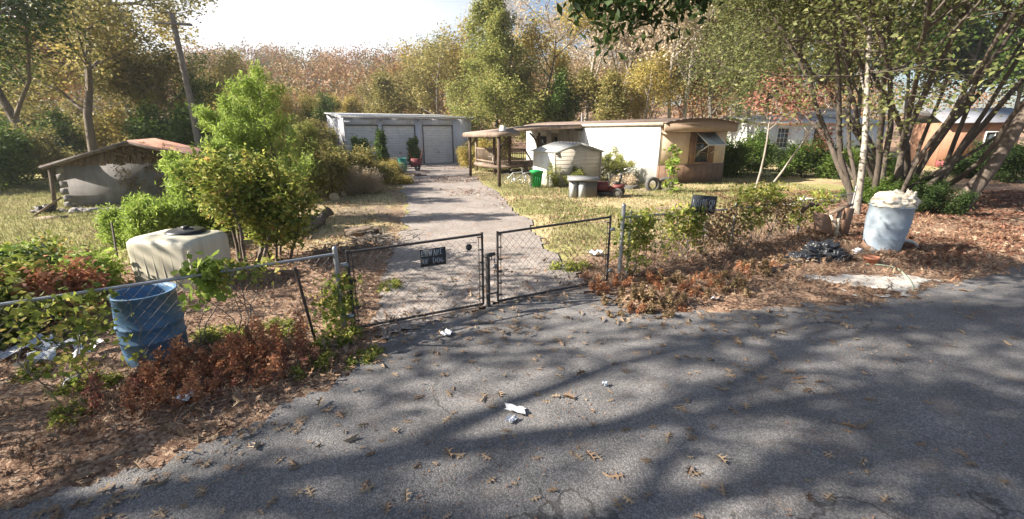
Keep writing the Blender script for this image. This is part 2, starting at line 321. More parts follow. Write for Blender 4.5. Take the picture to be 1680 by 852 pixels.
def asphalt(name,base,dark,agg,aggs=70,stain=(.17,.12,.09),st=.55,crack=True):
    m=bpy.data.materials.new(name);t,N,L,b=nt(m);tc=N.new('ShaderNodeTexCoord')
    v=N.new('ShaderNodeTexVoronoi');v.inputs['Scale'].default_value=aggs;L.new(tc.outputs['Object'],v.inputs['Vector'])
    s=N.new('ShaderNodeSeparateColor');L.new(v.outputs['Color'],s.inputs[0])
    r=N.new('ShaderNodeValToRGB');e=r.color_ramp.elements;e[0].color=(*dark,1);e[1].color=(*agg,1);q=e.new(.55);q.color=(*base,1);e[1].position=.55 if False else e[1].position
    L.new(s.outputs[0],r.inputs[0]);col=r.outputs[0]
    n=N.new('ShaderNodeTexNoise');n.inputs['Scale'].default_value=.9;n.inputs['Detail'].default_value=9;n.inputs['Roughness'].default_value=.72;L.new(tc.outputs['Object'],n.inputs['Vector'])
    mr=N.new('ShaderNodeMapRange');mr.inputs[1].default_value=.3;mr.inputs[2].default_value=.7;mr.inputs[3].default_value=.68;mr.inputs[4].default_value=1.22;L.new(n.outputs['Fac'],mr.inputs[0])
    mu=N.new('ShaderNodeMix');mu.data_type='RGBA';mu.blend_type='MULTIPLY';mu.inputs[0].default_value=1;L.new(col,mu.inputs[6]);L.new(mr.outputs[0],mu.inputs[7]);col=mu.outputs[2]
    n2=N.new('ShaderNodeTexNoise');n2.inputs['Scale'].default_value=1.7;n2.inputs['Detail'].default_value=10;n2.inputs['Roughness'].default_value=.78;L.new(tc.outputs['Object'],n2.inputs['Vector'])
    r2=N.new('ShaderNodeMapRange');r2.inputs[1].default_value=.54;r2.inputs[2].default_value=.68;r2.inputs[4].default_value=st;L.new(n2.outputs['Fac'],r2.inputs[0])
    mx=N.new('ShaderNodeMix');mx.data_type='RGBA';mx.inputs[7].default_value=(*stain,1);L.new(r2.outputs[0],mx.inputs[0]);L.new(col,mx.inputs[6]);col=mx.outputs[2]
    hgt=v.outputs['Distance']
    if crack:
        w=N.new('ShaderNodeTexNoise');w.inputs['Scale'].default_value=2;w.inputs['Detail'].default_value=6;L.new(tc.outputs['Object'],w.inputs['Vector'])
        wa=N.new('ShaderNodeVectorMath');wa.operation='MULTIPLY_ADD';wa.inputs[1].default_value=(.9,.9,.9);L.new(w.outputs['Color'],wa.inputs[0]);L.new(tc.outputs['Object'],wa.inputs[2])
        vc=N.new('ShaderNodeTexVoronoi');vc.feature='DISTANCE_TO_EDGE';vc.inputs['Scale'].default_value=.22;L.new(wa.outputs[0],vc.inputs['Vector'])
        cr=N.new('ShaderNodeMapRange');cr.inputs[1].default_value=.002;cr.inputs[2].default_value=.0045;cr.inputs[3].default_value=.6;cr.inputs[4].default_value=0;L.new(vc.outputs['Distance'],cr.inputs[0])
        ck=N.new('ShaderNodeTexNoise');ck.inputs['Scale'].default_value=.35;L.new(tc.outputs['Object'],ck.inputs['Vector']);cq=N.new('ShaderNodeMapRange');cq.inputs[1].default_value=.44;cq.inputs[2].default_value=.52;L.new(ck.outputs['Fac'],cq.inputs[0]);cm=N.new('ShaderNodeMath');cm.operation='MULTIPLY';L.new(cr.outputs[0],cm.inputs[0]);L.new(cq.outputs[0],cm.inputs[1])
        mc=N.new('ShaderNodeMix');mc.data_type='RGBA';mc.inputs[7].default_value=(.03,.027,.025,1);L.new(cm.outputs[0],mc.inputs[0]);L.new(col,mc.inputs[6]);col=mc.outputs[2]
    L.new(col,b.inputs['Base Color']);b.inputs['Roughness'].default_value=.9;b.inputs['Specular IOR Level'].default_value=.25
    bp=N.new('ShaderNodeBump');bp.inputs['Strength'].default_value=.55;bp.inputs['Distance'].default_value=.006;bp.invert=True;L.new(hgt,bp.inputs['Height']);L.new(bp.outputs[0],b.inputs['Normal'])
    return m
m_road=asphalt('road_asphalt',(.17,.161,.158),(.11,.107,.109),(.27,.253,.242),95)
m_drive=asphalt('driveway_chipseal',(.29,.25,.225),(.18,.155,.14),(.41,.36,.32),55,(.27,.165,.105),.85,False)
sheet('road',lambda x,y:-road_off(x,y)+.02,-30,40,-11,29,.1,.004,m_road)
sheet('driveway',lambda x,y:np.minimum(drive_in(x,y)+.05,np.minimum(road_off(x,y)+.12,39.3-y)),-13,3,5,39.5,.1,.012,m_drive)
# ---------------------------------------------------------------- world, sun, camera
SUN_EL,SUN_A=R(31),R(-9)   # elevation; direction to the sun = (-cos a, sin a)
sx,sy=-math.cos(SUN_A),math.sin(SUN_A)
sc=bpy.context.scene
w=bpy.data.worlds.new('World');sc.world=w;w.use_nodes=True
bg=w.node_tree.nodes['Background'];sky=w.node_tree.nodes.new('ShaderNodeTexSky');sky.sky_type='NISHITA';sky.sun_disc=False
sky.sun_elevation=SUN_EL;sky.sun_rotation=math.atan2(sx,sy);sky.air_density=1.0;sky.dust_density=1.4;sky.ozone_density=2.0
WN,WL=w.node_tree.nodes,w.node_tree.links   # white veil mixed into the sky colour to brighten it ahead and left
wt=WN.new('ShaderNodeTexCoord');wd=WN.new('ShaderNodeVectorMath');wd.operation='DOT_PRODUCT';wd.inputs[1].default_value=Vector((-.62,.75,.2)).normalized()
WL.new(wt.outputs['Generated'],wd.inputs[0]);wn_=WN.new('ShaderNodeTexNoise');wn_.inputs['Scale'].default_value=2.2;wn_.inputs['Detail'].default_value=6
wmp=WN.new('ShaderNodeMapping');wmp.inputs['Scale'].default_value=(1,1,3);WL.new(wt.outputs['Generated'],wmp.inputs['Vector']);WL.new(wmp.outputs[0],wn_.inputs['Vector'])
wa=WN.new('ShaderNodeMath');wa.operation='MULTIPLY_ADD';WL.new(wn_.outputs['Fac'],wa.inputs[0]);wa.inputs[1].default_value=.25;WL.new(wd.outputs['Value'],wa.inputs[2])
wr=WN.new('ShaderNodeMapRange');wr.interpolation_type='SMOOTHSTEP';wr.inputs[1].default_value=.86;wr.inputs[2].default_value=1.1;wr.inputs[4].default_value=.95;WL.new(wa.outputs[0],wr.inputs[0])
wx=WN.new('ShaderNodeMix');wx.data_type='RGBA';wx.inputs[7].default_value=(7.4,7.5,7.8,1);WL.new(wr.outputs[0],wx.inputs[0]);WL.new(sky.outputs[0],wx.inputs[6]);WL.new(wx.outputs[2],bg.inputs[0]);bg.inputs[1].default_value=.053
sl=bpy.data.lights.new('sun','SUN');sl.energy=5.0;sl.angle=R(.5);sl.color=(1,.93,.82)
so=bpy.data.objects.new('sun',sl);C.objects.link(so)
dv=Vector((-sx*math.cos(SUN_EL),-sy*math.cos(SUN_EL),-math.sin(SUN_EL)));so.rotation_euler=dv.to_track_quat('-Z','Y').to_euler();so.location=(-20,0,20)
cam=bpy.data.cameras.new('camera');co=bpy.data.objects.new('camera',cam);C.objects.link(co)
co.location=(0,0,CH);co.rotation_euler=(PI/2-PITCH,0,0);cam.sensor_width=36;cam.lens=36*FPX/1680;cam.clip_end=2000;cam.clip_start=.05
sc.camera=co
hzb=MB();box(hzb,(0,110,22),(900,880,46.4));hm=bpy.data.materials.new('haze_air');hm.use_nodes=True;hn=hm.node_tree;hn.nodes.clear()
ho_=hn.nodes.new('ShaderNodeOutputMaterial');hv=hn.nodes.new('ShaderNodeVolumePrincipled');hv.inputs['Color'].default_value=(.93,.94,.97,1);hv.inputs['Density'].default_value=.0006;hv.inputs['Anisotropy'].default_value=.3
hn.links.new(hv.outputs[0],ho_.inputs['Volume']);tag(hzb.build('haze',hm),kind='stuff')
sc.view_settings.view_transform='Standard';sc.view_settings.look='None';sc.view_settings.gamma=1;sc.view_settings.exposure=1.7
# ---------------------------------------------------------------- foliage tools
def leaves(mb,anchors,per,spread,size,rng,flat=.5,asp=.55,lump=.6,vz=1.0):
    A=np.asarray(anchors,float);n=len(A)
    if n==0:return
    P=np.repeat(A,per,0);N_=len(P)
    P=P+rng.normal(size=(N_,3))*spread*np.array([1,1,vz])
    cl=np.repeat(rng.rand(n),per)
    rnd=np.clip(lump*cl+(1-lump)*rng.rand(N_),0,1)
    d=rng.normal(size=(N_,3));d[:,2]*=flat;d/=np.linalg.norm(d,axis=1)[:,None]
    u=rng.normal(size=(N_,3));u[:,2]+=.3;s=np.cross(d,u);s/=np.linalg.norm(s,axis=1)[:,None]
    L=size*(.6+.8*rng.rand(N_))[:,None]
    k=np.cross(d,s)*L*.12
    V=np.stack([P-d*L*.5,P+s*L*asp*.5+k,P+d*L*.5,P-s*L*asp*.5+k],1).reshape(-1,3)
    F=np.arange(N_*4).reshape(-1,4);mb.add(V,F,rnd)
def perp(d,rng):
    u=rng.normal(size=3);u-=d*u.dot(d);return u/np.linalg.norm(u)
def grow(rng,p,d,L,r,lvl,P,out):
    n=P['seg'][lvl];pts=[np.array(p,float)];d=np.array(d,float);d/=np.linalg.norm(d);ds=[d]
    for k in range(n):
        d=d+rng.normal(size=3)*P['wander'][lvl]+np.array([0,0,P['trop'][lvl]]);d/=np.linalg.norm(d)
        pts.append(pts[-1]+d*L/n);ds.append(d)
    pts=np.array(pts);tp=P['tip'][lvl];rr=r*(1-(1-tp)*np.linspace(0,1,n+1))
    out['b'].append((pts,rr,lvl))
    top=P['levels']-1
    if lvl>=P['leaf_from']:
        st=P.get('leaf_t',.35)
        for q in np.linspace(st,1,P['anch'][lvl]):
            f=q*n;a=min(int(f),n-1);out['a'].append(pts[a]*(1-(f-a))+pts[a+1]*(f-a))
    if lvl<top:
        K=P['kids'][lvl];t0=P['t0'][lvl]
        for c in range(K):
            t=t0+(1-t0)*(c+rng.rand()*.9)/K;f=t*n;a=min(int(f),n-1)
            q=pts[a]*(1-(f-a))+pts[a+1]*(f-a);dd=ds[a+1]
            an=R(P['ang'][lvl]*(.75+.5*rng.rand()))
            pv=perp(dd,rng)
            nd=dd*math.cos(an)+pv*math.sin(an)
            fall=P['fall'][lvl];l2=L*P['ratio'][lvl]*(1-fall*(t-t0)/(1-t0+1e-6))*(.75+.5*rng.rand())
            r2=min(rr[a]*.75,r*P['rr'][lvl]*(1-.5*fall*t))
            grow(rng,q,nd,l2,r2,lvl+1,P,out)
BASE=dict(levels=4,seg=[7,5,4,3],wander=[.08,.14,.2,.25],trop=[.03,.06,.03,0],tip=[.35,.3,.3,.3],kids=[7,5,4],t0=[.35,.3,.25],ang=[48,45,45],ratio=[.55,.5,.5],rr=[.45,.45,.45],fall=[.35,.3,.3],leaf_from=2,anch=[0,0,3,3])
def tree_meshes(seed,H,r,P,per,spread,size,stems=1,lean=(0,0),base_spread=0,flat=.5,lump=.6,asp=.55,sides=(9,6,4,3),dirs=None):
    rng=np.random.RandomState(seed);out={'b':[],'a':[]}
    for s in range(stems):
        if stems>1:
            th=s*2*PI/stems+rng.rand()*.8;o=np.array([math.cos(th),math.sin(th),0])*base_spread*(.4+.8*rng.rand())
            d=np.array([math.cos(th),math.sin(th),0])*P.get('splay',.25)*(.3+rng.rand())+np.array([lean[0],lean[1],1])
        else:o=np.zeros(3);d=np.array([lean[0],lean[1],1.])
        if dirs:d=np.array(dirs[s]);
        grow(rng,o-np.array([0,0,.15]),d,H*(.8+.3*rng.rand() if stems>1 else 1),r*(.7+.5*rng.rand() if stems>1 else 1),0,P,out)
    tb=MB()
    for pts,rr,l in out['b']:
        if l==0:
            rr=rr.copy();rr[0]*=1.35
        if rr[0]>P.get('minr',.004):tube(tb,pts,rr,sides[min(l,3)],cap=False)
    lb=MB();leaves(lb,out['a'],per,spread,size,rng,flat=flat,lump=lump,asp=asp)
    return tb,lb,out
def make_tree(name,loc,label,cat,group,seed,H,r,P,per,spread,size,lm,bm='bark',rz=0,scale=1,**kw):
    tb,lb,out=tree_meshes(seed,H,r,P,per,spread,size,**kw)
    t=empty(name,(loc[0],loc[1],float(gz(loc[0],loc[1]))),rz,label,cat,group,scale)
    tb.build('trunk',M[bm],t,smooth=True);lb.build('crown',M[lm],t);return t
def P_(**k):q=dict(BASE);q.update(k);return q
def G3(p,dz=0):return (p[0],p[1],float(gz(p[0],p[1]))+dz)
# ================================================================ buildings
TH=R(25)
def wall_openings(mb,x0,x1,z0,z1,y,th,ops):   # wall in plane y with rectangular openings (x0,x1,z0,z1)
    xs=sorted({x0,x1}|{o[0] for o in ops}|{o[1] for o in ops});
    for a,b in zip(xs[:-1],xs[1:]):
        c=(a+b)/2;hole=[o for o in ops if o[0]<c<o[1]]
        segs=[(z0,z1)] if not hole else [(z0,hole[0][2]),(hole[0][3],z1)]
        for p,q in segs:
            if q-p>.001: box(mb,(c,y+th/2,(p+q)/2),(b-a,th,q-p))
def ribs(mb,x0,x1,z0,z1,y,step,d=.018,w=.03):
    n=max(1,int((x1-x0)/step))
    for i in range(n+1): box(mb,(x0+i*(x1-x0)/n,y-d/2+.001,(z0+z1)/2),(w,d,z1-z0))
# --- garage
gx,gy=-12.5,34.7;GA=math.atan2(5.0,8.95);GL=10.35;GH=3.6
def g_u(px,v=.25):
    k=((px-840)/FPX)/(CP+SP*v);c,s=math.cos(GA),math.sin(GA);return (k*gy-gx)/(c-k*s)
ga=empty('garage',(gx,gy,0),GA,'long pale grey metal garage with three roll-up doors at the end of the drive','garage')
doors=[(g_u(567),g_u(622)),(g_u(630),g_u(682)),(g_u(695),g_u(743))]
mb=MB();ops=[(a,b,.02,2.95) for a,b in doors]
wall_openings(mb,0,GL,-.1,GH,0,.12,ops)
for a,b in [(0,doors[0][0]),(doors[0][1],doors[1][0]),(doors[1][1],doors[2][0]),(doors[2][1],GL)]: ribs(mb,a+.06,b-.06,0,GH-.05,0,.24)
for o in ops: ribs(mb,o[0]+.02,o[1]-.02,3.0,GH-.05,0,.24)
mb.build('wall',M['garage'],ga)
for x0 in (0.06,GL-.06):
    mb=MB();box(mb,(x0,4,GH/2-.05),(.12,7.76,GH));
    for i in range(30): box(mb,(x0+(-.065 if x0<1 else .065),.3+i*.25,GH/2),(.02,.03,GH))
    mb.build('wall',M['garage'],ga)
mb=MB();box(mb,(GL/2,7.94,GH/2+.2),(GL,.12,GH+.6));mb.build('wall',M['garage'],ga)
mb=MB();nr=52
for i in range(nr):   # corrugated roof: waves across x
    a=-.18+i*(GL+.36)/nr;b=a+(GL+.36)/nr;c=(a+b)/2
    for (p,q,zz) in ((a,c,(0,.05)),(c,b,(.05,0))):
        slab(mb,[(p,-.3,GH+.06+zz[0]),(q,-.3,GH+.06+zz[1]),(q,8.2,GH+.5+zz[1]),(p,8.2,GH+.5+zz[0])],.025)
mb.build('roof',M['white'],ga)
mb=MB();box(mb,(GL/2,-.16,GH-.03),(GL+.3,.04,.13));mb.build('eave_trim',M['garage'],ga)
for a,b in doors:
    mb=MB();n=15;h=2.93/n
    for i in range(n):
        z=.02+i*h
        v=[(a,.09,z),(b,.09,z),(b,.055,z+h*.25),(a,.055,z+h*.25),(b,.055,z+h*.7),(a,.055,z+h*.7),(b,.09,z+h),(a,.09,z+h)]
        mb.add(v,[[0,1,2,3],[3,2,4,5],[5,4,6,7]])
    d=mb.build('roll_up_door',M['rolldoor'],ga)
    h_=MB();box(h_,((a+b)/2,.03,.9),(.16,.04,.05));h_.build('handle',M['darkmetal'],d)
    mb=MB()
    for x in (a,b): box(mb,(x,-.012,1.5),(.07,.05,2.96))
    box(mb,((a+b)/2,-.012,3.0),(b-a+.07,.05,.08));mb.build('door_frame',M['greydark'],ga)
for x in (doors[0][1]+.25,doors[1][1]+.25):
    mb=MB();lathe(mb,[(0,.1),(.05,.09),(.1,0),(.09,0),(0,.08)],10,(x,-.16,3.3));box(mb,(x,-.07,3.38),(.05,.16,.05));mb.build('wall_lamp',M['galv'],ga)
mb=MB();tube(mb,[(.03,-.1,GH),(.03,-.1,.2),(.03,-.25,.05)],.045,6);mb.build('downspout',M['garage'],ga)
# --- mobile home
HX,HY=7.0,22.05
def hl(x,y):   # world -> home local
    X_=x-HX;Y_=y-HY;return (X_*math.cos(TH)+Y_*math.sin(TH),-X_*math.sin(TH)+Y_*math.cos(TH))
def hw(x,y): return (HX+x*math.cos(TH)-y*math.sin(TH),HY+x*math.sin(TH)+y*math.cos(TH))
ho=empty('mobile_home',(HX,HY,0),TH,'long white mobile home with tan and brown end wall and propped window','mobile home')
HWd,HLn,HE=4.45,14.0,2.93
mb=MB()   # long sunlit wall, plane x=0
for (y0,y1,z0,z1) in [(0,9.3,-.1,HE),(10.3,11.0,-.1,HE),(12.3,HLn,-.1,HE),(9.3,10.3,2.45,HE),(9.3,10.3,-.1,.35),(11.0,12.3,2.2,HE),(11.0,12.3,-.1,1.15)]:
    box(mb,(.05,(y0+y1)/2,(z0+z1)/2),(.1,y1-y0,z1-z0))
n=int(HLn/.41)
for i in range(n+1):
    y=.05+i*(HLn-.1)/n
    if not(9.2<y<10.4 or 10.9<y<12.4): box(mb,(-.005,y,HE/2+.1),(.012,.03,HE-.1))
mb.build('side_wall',M['white'],ho)
mb=MB();box(mb,(HWd-.05,HLn/2,HE/2),(.1,HLn,HE+.1));mb.build('rear_wall',M['tan'],ho)
wx0,wx1,wz0,wz1=2.35,3.3,1.08,2.45
mb=MB();wall_openings(mb,.1,HWd-.1,.98,HE-.1,0,.1,[(wx0,wx1,wz0,wz1)]);box(mb,(.13,-.012,1.9),(.06,.03,1.85));mb.build('end_wall',M['tan'],ho)
mb=MB();box(mb,(HWd/2,.03,.43),(HWd-.004,.14,1.1));
for i in range(11): box(mb,(.1+i*.395,-.045,.43),(.02,.016,1.1))
mb.build('end_skirting',M['brown'],ho)
mb=MB();box(mb,(HWd/2,HLn-.05,HE/2),(HWd-.2,.1,HE+.1));mb.build('end_wall',M['tan'],ho)
def arch(t,rise=.24): return rise*(1-(2*t-1)**2)
mb=MB();K=12;pl=[( -.1,HE-.36),(HWd+.22,HE-.36)]+[(-.1+(HWd+.32)*(1-i/K),HE-.02+arch(1-i/K)) for i in range(K+1)]
prism(mb,pl,-.42,-.34);mb.build('gable_fascia',M['fascia'],ho)
mb=MB()
for i in range(K):
    a,b=i/K,(i+1)/K;xa,xb=-.14+(HWd+.4)*a,-.14+(HWd+.4)*b
    slab(mb,[(xa,-.5,HE+.05+arch(a)),(xb,-.5,HE+.05+arch(b)),(xb,HLn+.2,HE+.05+arch(b)),(xa,HLn+.2,HE+.05+arch(a))],.05)
mb.build('roof',M['shingle'],ho)
mb=MB();box(mb,(-.13,HLn/2-.15,HE-.03),(.03,HLn+.3,.13));mb.build('eave_trim',M['palewood'],ho)
mb=MB();box(mb,(HWd/2+.1,-.2,HE-.37),(HWd+.4,.3,.02));mb.build('soffit',M['fascia'],ho)
def window(parent,x0,x1,z0,z1,y,fm,rows=2,cols=1,depth=.1,fw=.08):
    mb=MB()
    for x in (x0-fw/2,x1+fw/2): box(mb,(x,y-.02,(z0+z1)/2),(fw,.08,z1-z0+2*fw))
    for z in (z0-fw/2,z1+fw/2): box(mb,((x0+x1)/2,y-.02,z),(x1-x0,.08,fw))
    for i in range(1,rows): box(mb,((x0+x1)/2,y+.03,z0+(z1-z0)*i/rows),(x1-x0,.03,.035))
    for i in range(1,cols): box(mb,(x0+(x1-x0)*i/cols,y+.034,(z0+z1)/2),(.03,.03,z1-z0))
    f=mb.build('window_frame',fm,parent);mb=MB();box(mb,((x0+x1)/2,y+.06,(z0+z1)/2),(x1-x0,.01,z1-z0));mb.build('window_pane',M['glass'],f);return f
window(ho,wx0,wx1,wz0,wz1,0,M['brown'],3,1)
for x,wd in ((wx0-.27,.26),(wx1+.23,.22)):
    mb=MB();box(mb,(x,-.02,(wz0+wz1)/2),(wd,.04,wz1-wz0+.16));mb.build('shutter',M['brown'],ho)
mb=MB();slab(mb,[(wx0-.05,-.05,2.5),(wx1+.25,-.05,2.5),(wx1+.4,-.72,1.92),(wx0+.12,-.72,1.92)],.02);aw=mb.build('propped_sash',M['paleglass'],ho)
mb=MB()
for a,b in (((wx0-.05,-.05,2.51),(wx0+.12,-.72,1.93)),((wx1+.25,-.05,2.51),(wx1+.4,-.72,1.93)),((wx0+.12,-.72,1.93),(wx1+.4,-.72,1.93)),((wx0+.1,-.7,1.9),(wx0+.1,-.03,1.5)),((wx1+.3,-.7,1.9),(wx1+.1,-.03,1.5))): beam(mb,a,b,.035,.035)
mb.build('sash_frame',M['white'],aw)
mb=MB();box(mb,(-.02,6.9,HE-.28),(.03,.85,.12));mb.build('wall_vent',M['greydark'],ho)
for z in (2.55,2.25,1.95,1.7):
    mb=MB();box(mb,(-.018,5.35+.04*math.sin(z*9),z),(.012,.07,.14));mb.build('peeled_patch',M['greydark'],ho)
# door and window under the porch
mb=MB();box(mb,(.03,9.8,1.4),(.05,1.0,2.1));dr=mb.build('door',M['palewood'],ho);mb=MB();box(mb,(-.01,9.8,1.75),(.03,.55,.9));mb.build('window_pane',M['glass'],dr)
mb=MB();
for y in (11.0,12.3): box(mb,(-.02,y,1.68),(.05,.07,1.1))
for z in (1.15,1.68,2.2): box(mb,(-.02,11.65,z),(.05,1.3,.06))
f=mb.build('window_frame',M['darkwood'],ho);mb=MB();box(mb,(.05,11.65,1.68),(.01,1.3,1.05));mb.build('window_pane',M['glass'],f)
mb=MB();tube(mb,[(1.2,8.5,HE+.1),(1.2,8.5,HE+.75)],.06,8);mb.build('vent_pipe',M['galv'],ho)
# --- porch
po=empty('covered_porch',(HX,HY,0),TH,'open brown timber porch with railed deck and shingled lean-to roof joining the mobile home','porch')
A_=hl(-.6,21.4);B_=hl(-2.55,27.0);C_=(-5.4,11.8);D_=(-.02,6.5);E_=(-.02,13.6)
rz_=dict(A=2.52,B=2.45,C=2.6,D=HE+.05,E=HE+.05)
mb=MB();slab(mb,[(A_[0]-.15,A_[1]-.25,2.52),(A_[0]+1.0,A_[1]-.05,2.56),(-4.9,6.0,2.72),(D_[0],D_[1],rz_['D']),(E_[0],E_[1],rz_['E']),(C_[0]-.2,C_[1],2.5),(B_[0]-.3,B_[1],2.45)],.07);mb.build('porch_roof',M['shingle'],po)
mb=MB()
beam(mb,(A_[0]-.17,A_[1]-.27,2.42),(A_[0]+1.0,A_[1]-.07,2.46),.05,.18);beam(mb,(A_[0]+1.02,A_[1]-.05,2.46),(-4.88,5.98,2.62),.05,.18);beam(mb,(-4.86,5.96,2.62),(D_[0]-.15,D_[1]-.06,2.84),.05,.18);beam(mb,(A_[0]-.17,A_[1]-.22,2.42),(B_[0]-.32,B_[1],2.35),.05,.2);beam(mb,(B_[0]-.3,B_[1],2.35),(C_[0]-.2,C_[1],2.4),.05,.2)
mb.build('fascia_board',M['wood'],po)
def brace_post(x,y,h,dx=1,dm='darkwood',br=True):
    mb=MB();box(mb,(x,y,h/2-.05),(.13,.13,h+.1));mb.build('post',M[dm],po)
    if br:
        mb=MB();beam(mb,(x+.04*dx,y,h-.62),(x+.62*dx,y+.1,h-.02),.07,.1);mb.build('brace',M[dm],po)
brace_post(A_[0],A_[1],2.42);brace_post(B_[0]+.1,B_[1],2.38)
DK=.62
dx0,dx1,dy0,dy1=-5.0,-.15,8.4,11.8
mb=MB();nb=33
for i in range(nb): box(mb,(dx0+(i+.5)*(dx1-dx0)/nb,(dy0+dy1)/2,DK-.02+.003*(i%3)),((dx1-dx0)/nb-.012,dy1-dy0,.035))
mb.build('deck',M['wood'],po)
mb=MB();box(mb,((dx0+dx1)/2,dy0-.02,DK-.13),(dx1-dx0+.06,.04,.2));box(mb,(dx0-.02,(dy0+dy1)/2,DK-.13),(.04,dy1-dy0,.2));mb.build('rim_joist',M['wood'],po)
for x in (-4.92,-3.9,-1.9): brace_post(x,dy0+.1,2.5,1 if x<-4.5 else -1,'darkwood',x>-4.5)
brace_post(-4.9,dy1-.2,2.45,1,'wood',False)
mb=MB()
for z in (DK+.15,DK+.88): box(mb,((dx0-2.95)/2,dy0+.1,z),(-2.95-dx0,.05,.09));box(mb,(dx0+.1,(dy0+dy1)/2,z),(.05,dy1-dy0,.09))
for i in range(14): box(mb,(dx0+.15+i*.143,dy0+.1,DK+.5),(.04,.04,.72))
for i in range(18): box(mb,(dx0+.1,dy0+.2+i*.185,DK+.5),(.04,.04,.72))
mb.build('railing',M['wood'],po)
mb=MB()
for s in range(3): box(mb,(-2.5,dy0-.2-.26*s,DK-.17-.17*s),(.95,.28,.04))
for x in (-2.95,-2.05): beam(mb,(x,dy0,DK-.1),(x,dy0-.85,.05),.05,.2)
st=mb.build('stairs',M['wood'],po)
mb=MB()
for x in (-2.95,-2.05): beam(mb,(x,dy0+.05,DK+.9),(x,dy0-.8,.95),.05,.09);box(mb,(x,dy0-.8,.47),(.07,.07,.96))
mb.build('handrail',M['wood'],st)
# items on porch
def simple(name,label,cat,loc,rz,parts,group=None):
    t=empty(name,loc,rz,label,cat,group)
    for nm,mt,fn in parts:
        mb=MB();fn(mb);mb.build(nm,M[mt],t)
    return t
# plastic chair on deck
def chair_seat(mb):box(mb,(0,0,.43),(.45,.45,.04))
def chair_back(mb):
    for i in range(4): box(mb,(-.16+.107*i,.23,.7),(.05,.03,.5),rx=-.12)
    box(mb,(0,.26,.95),(.45,.04,.07))
t=empty('porch_chair',(*hw(-4.6,9.5),DK+.0),TH+.3,'pale slatted chair standing on the railed porch deck','chair')
for nm,fn in (('seat',chair_seat),('backrest',chair_back)):
    mb=MB();fn(mb);mb.build(nm,M['whitepipe'],t)
for x in(-.19,.19):
    for y in(-.19,.19):
        mb=MB();box(mb,(x,y,.21),(.04,.04,.42));mb.build('leg',M['whitepipe'],t)
t=empty('roof_bucket',(*hw(A_[0]+.35,A_[1]+.35),2.575),0,'small white bucket standing upside down on the corner of the porch roof','bucket')
mb=MB();lathe(mb,[(0,.26),(.13,.26),(.16,.02),(.17,.0),(.17,.03)],14);mb.build('bucket_body',M['whitepipe'],t,smooth=False)
mb=MB();tube(mb,[(.16*math.cos(a),.16*math.sin(a),.06+.02*math.sin(3*a)) for a in np.linspace(0,PI,9)],.006,4);mb.build('handle',M['galv'],t)
# --- metal garden shed
SX,SY=2.0,21.3;SA=math.atan2(.5,.87);SW,SD,SH=2.75,1.9,1.66
sh=empty('garden_shed',(SX,SY,0),SA,'small white metal garden shed with low gable roof beside the mobile home','shed')
mb=MB();prism(mb,[(0,0),(SW,0),(SW,SH),(SW/2,SH+.36),(0,SH)],0,.04)
for i in range(9): box(mb,(SW/2,-.01,.15+i*.185),(SW-.02,.03,.025))
mb.build('end_wall',M['shedwall_shaded'],sh)
mb=MB();beam(mb,(-.08,-.1,SH-.06),(SW/2,-.1,SH+.34),.03,.07);beam(mb,(SW/2,-.1,SH+.34),(SW+.08,-.1,SH-.06),.03,.07);mb.build('roof_trim',M['greybox'],sh)
mb=MB();prism(mb,[(0,0),(SW,0),(SW,SH),(SW/2,SH+.36),(0,SH)],SD-.04,SD);mb.build('end_wall',M['white'],sh)
for x in (.02,SW-.02):
    mb=MB();box(mb,(x,SD/2,SH/2-.01),(.04,SD-.09,SH))
    mb.build('side_wall',M['white'],sh)
for x in (0,SW):
    mb=MB();box(mb,(x,0,SH/2),(.07,.07,SH));mb.build('corner_trim',M['palewood'],sh)
mb=MB()
for sgn in (0,1):
    x0=-.1 if sgn==0 else SW+.1
    q=[(x0,-.12,SH-.0),(SW/2,-.12,SH+.4),(SW/2,SD+.12,SH+.4),(x0,SD+.12,SH-.0)]
    slab(mb,q if sgn==0 else q[::-1],.03)
    for i in range(1,8):
        y=-.12+i*(SD+.24)/8;beam(mb,(x0,y,SH+.012),(SW/2,y,SH+.412),.03,.02)
mb.build('roof',M['roofmetal'],sh)
# --- block barn on the left
BX,BY=-15.25,15.4;BA=math.atan2(2.2,3.9);BL=4.25
ba=empty('block_outbuilding',(BX,BY,0),BA,'old grey block outbuilding with dark boarded gable and rusting tin roof on the left lawn','outbuilding')
EH=1.55;PK=2.26;pkx=2.0
mb=MB();box(mb,(BL/2,.08,EH/2-.1),(BL,.16,EH+.2));mb.build('block_wall',M['block'],ba)
for x in (.08,BL-.08):
    mb=MB();box(mb,(x,2.6,EH/2-.1),(.16,4.88,EH+.19));mb.build('block_wall',M['block'],ba)
mb=MB();box(mb,(BL/2,5.12,EH/2-.1),(BL,.16,EH+.2));mb.build('block_wall',M['block'],ba)
mb=MB();nb=24
for i in range(nb):
    a=i*BL/nb;b=a+BL/nb-.012;f=lambda x:EH+.02+(PK-EH-.08)*(x/pkx if x<pkx else (BL-x)/(BL-pkx))
    yo=-.03+.012*((i*7)%3)
    prism(mb,[(a,EH-.12+.05*((i*5)%3)/2),(b,EH-.12+.05*((i*5)%3)/2),(b,f(b)+.02),(a,f(a)+.02)],yo,.05)
mb.build('gable_boards',M['barnboard'],ba)
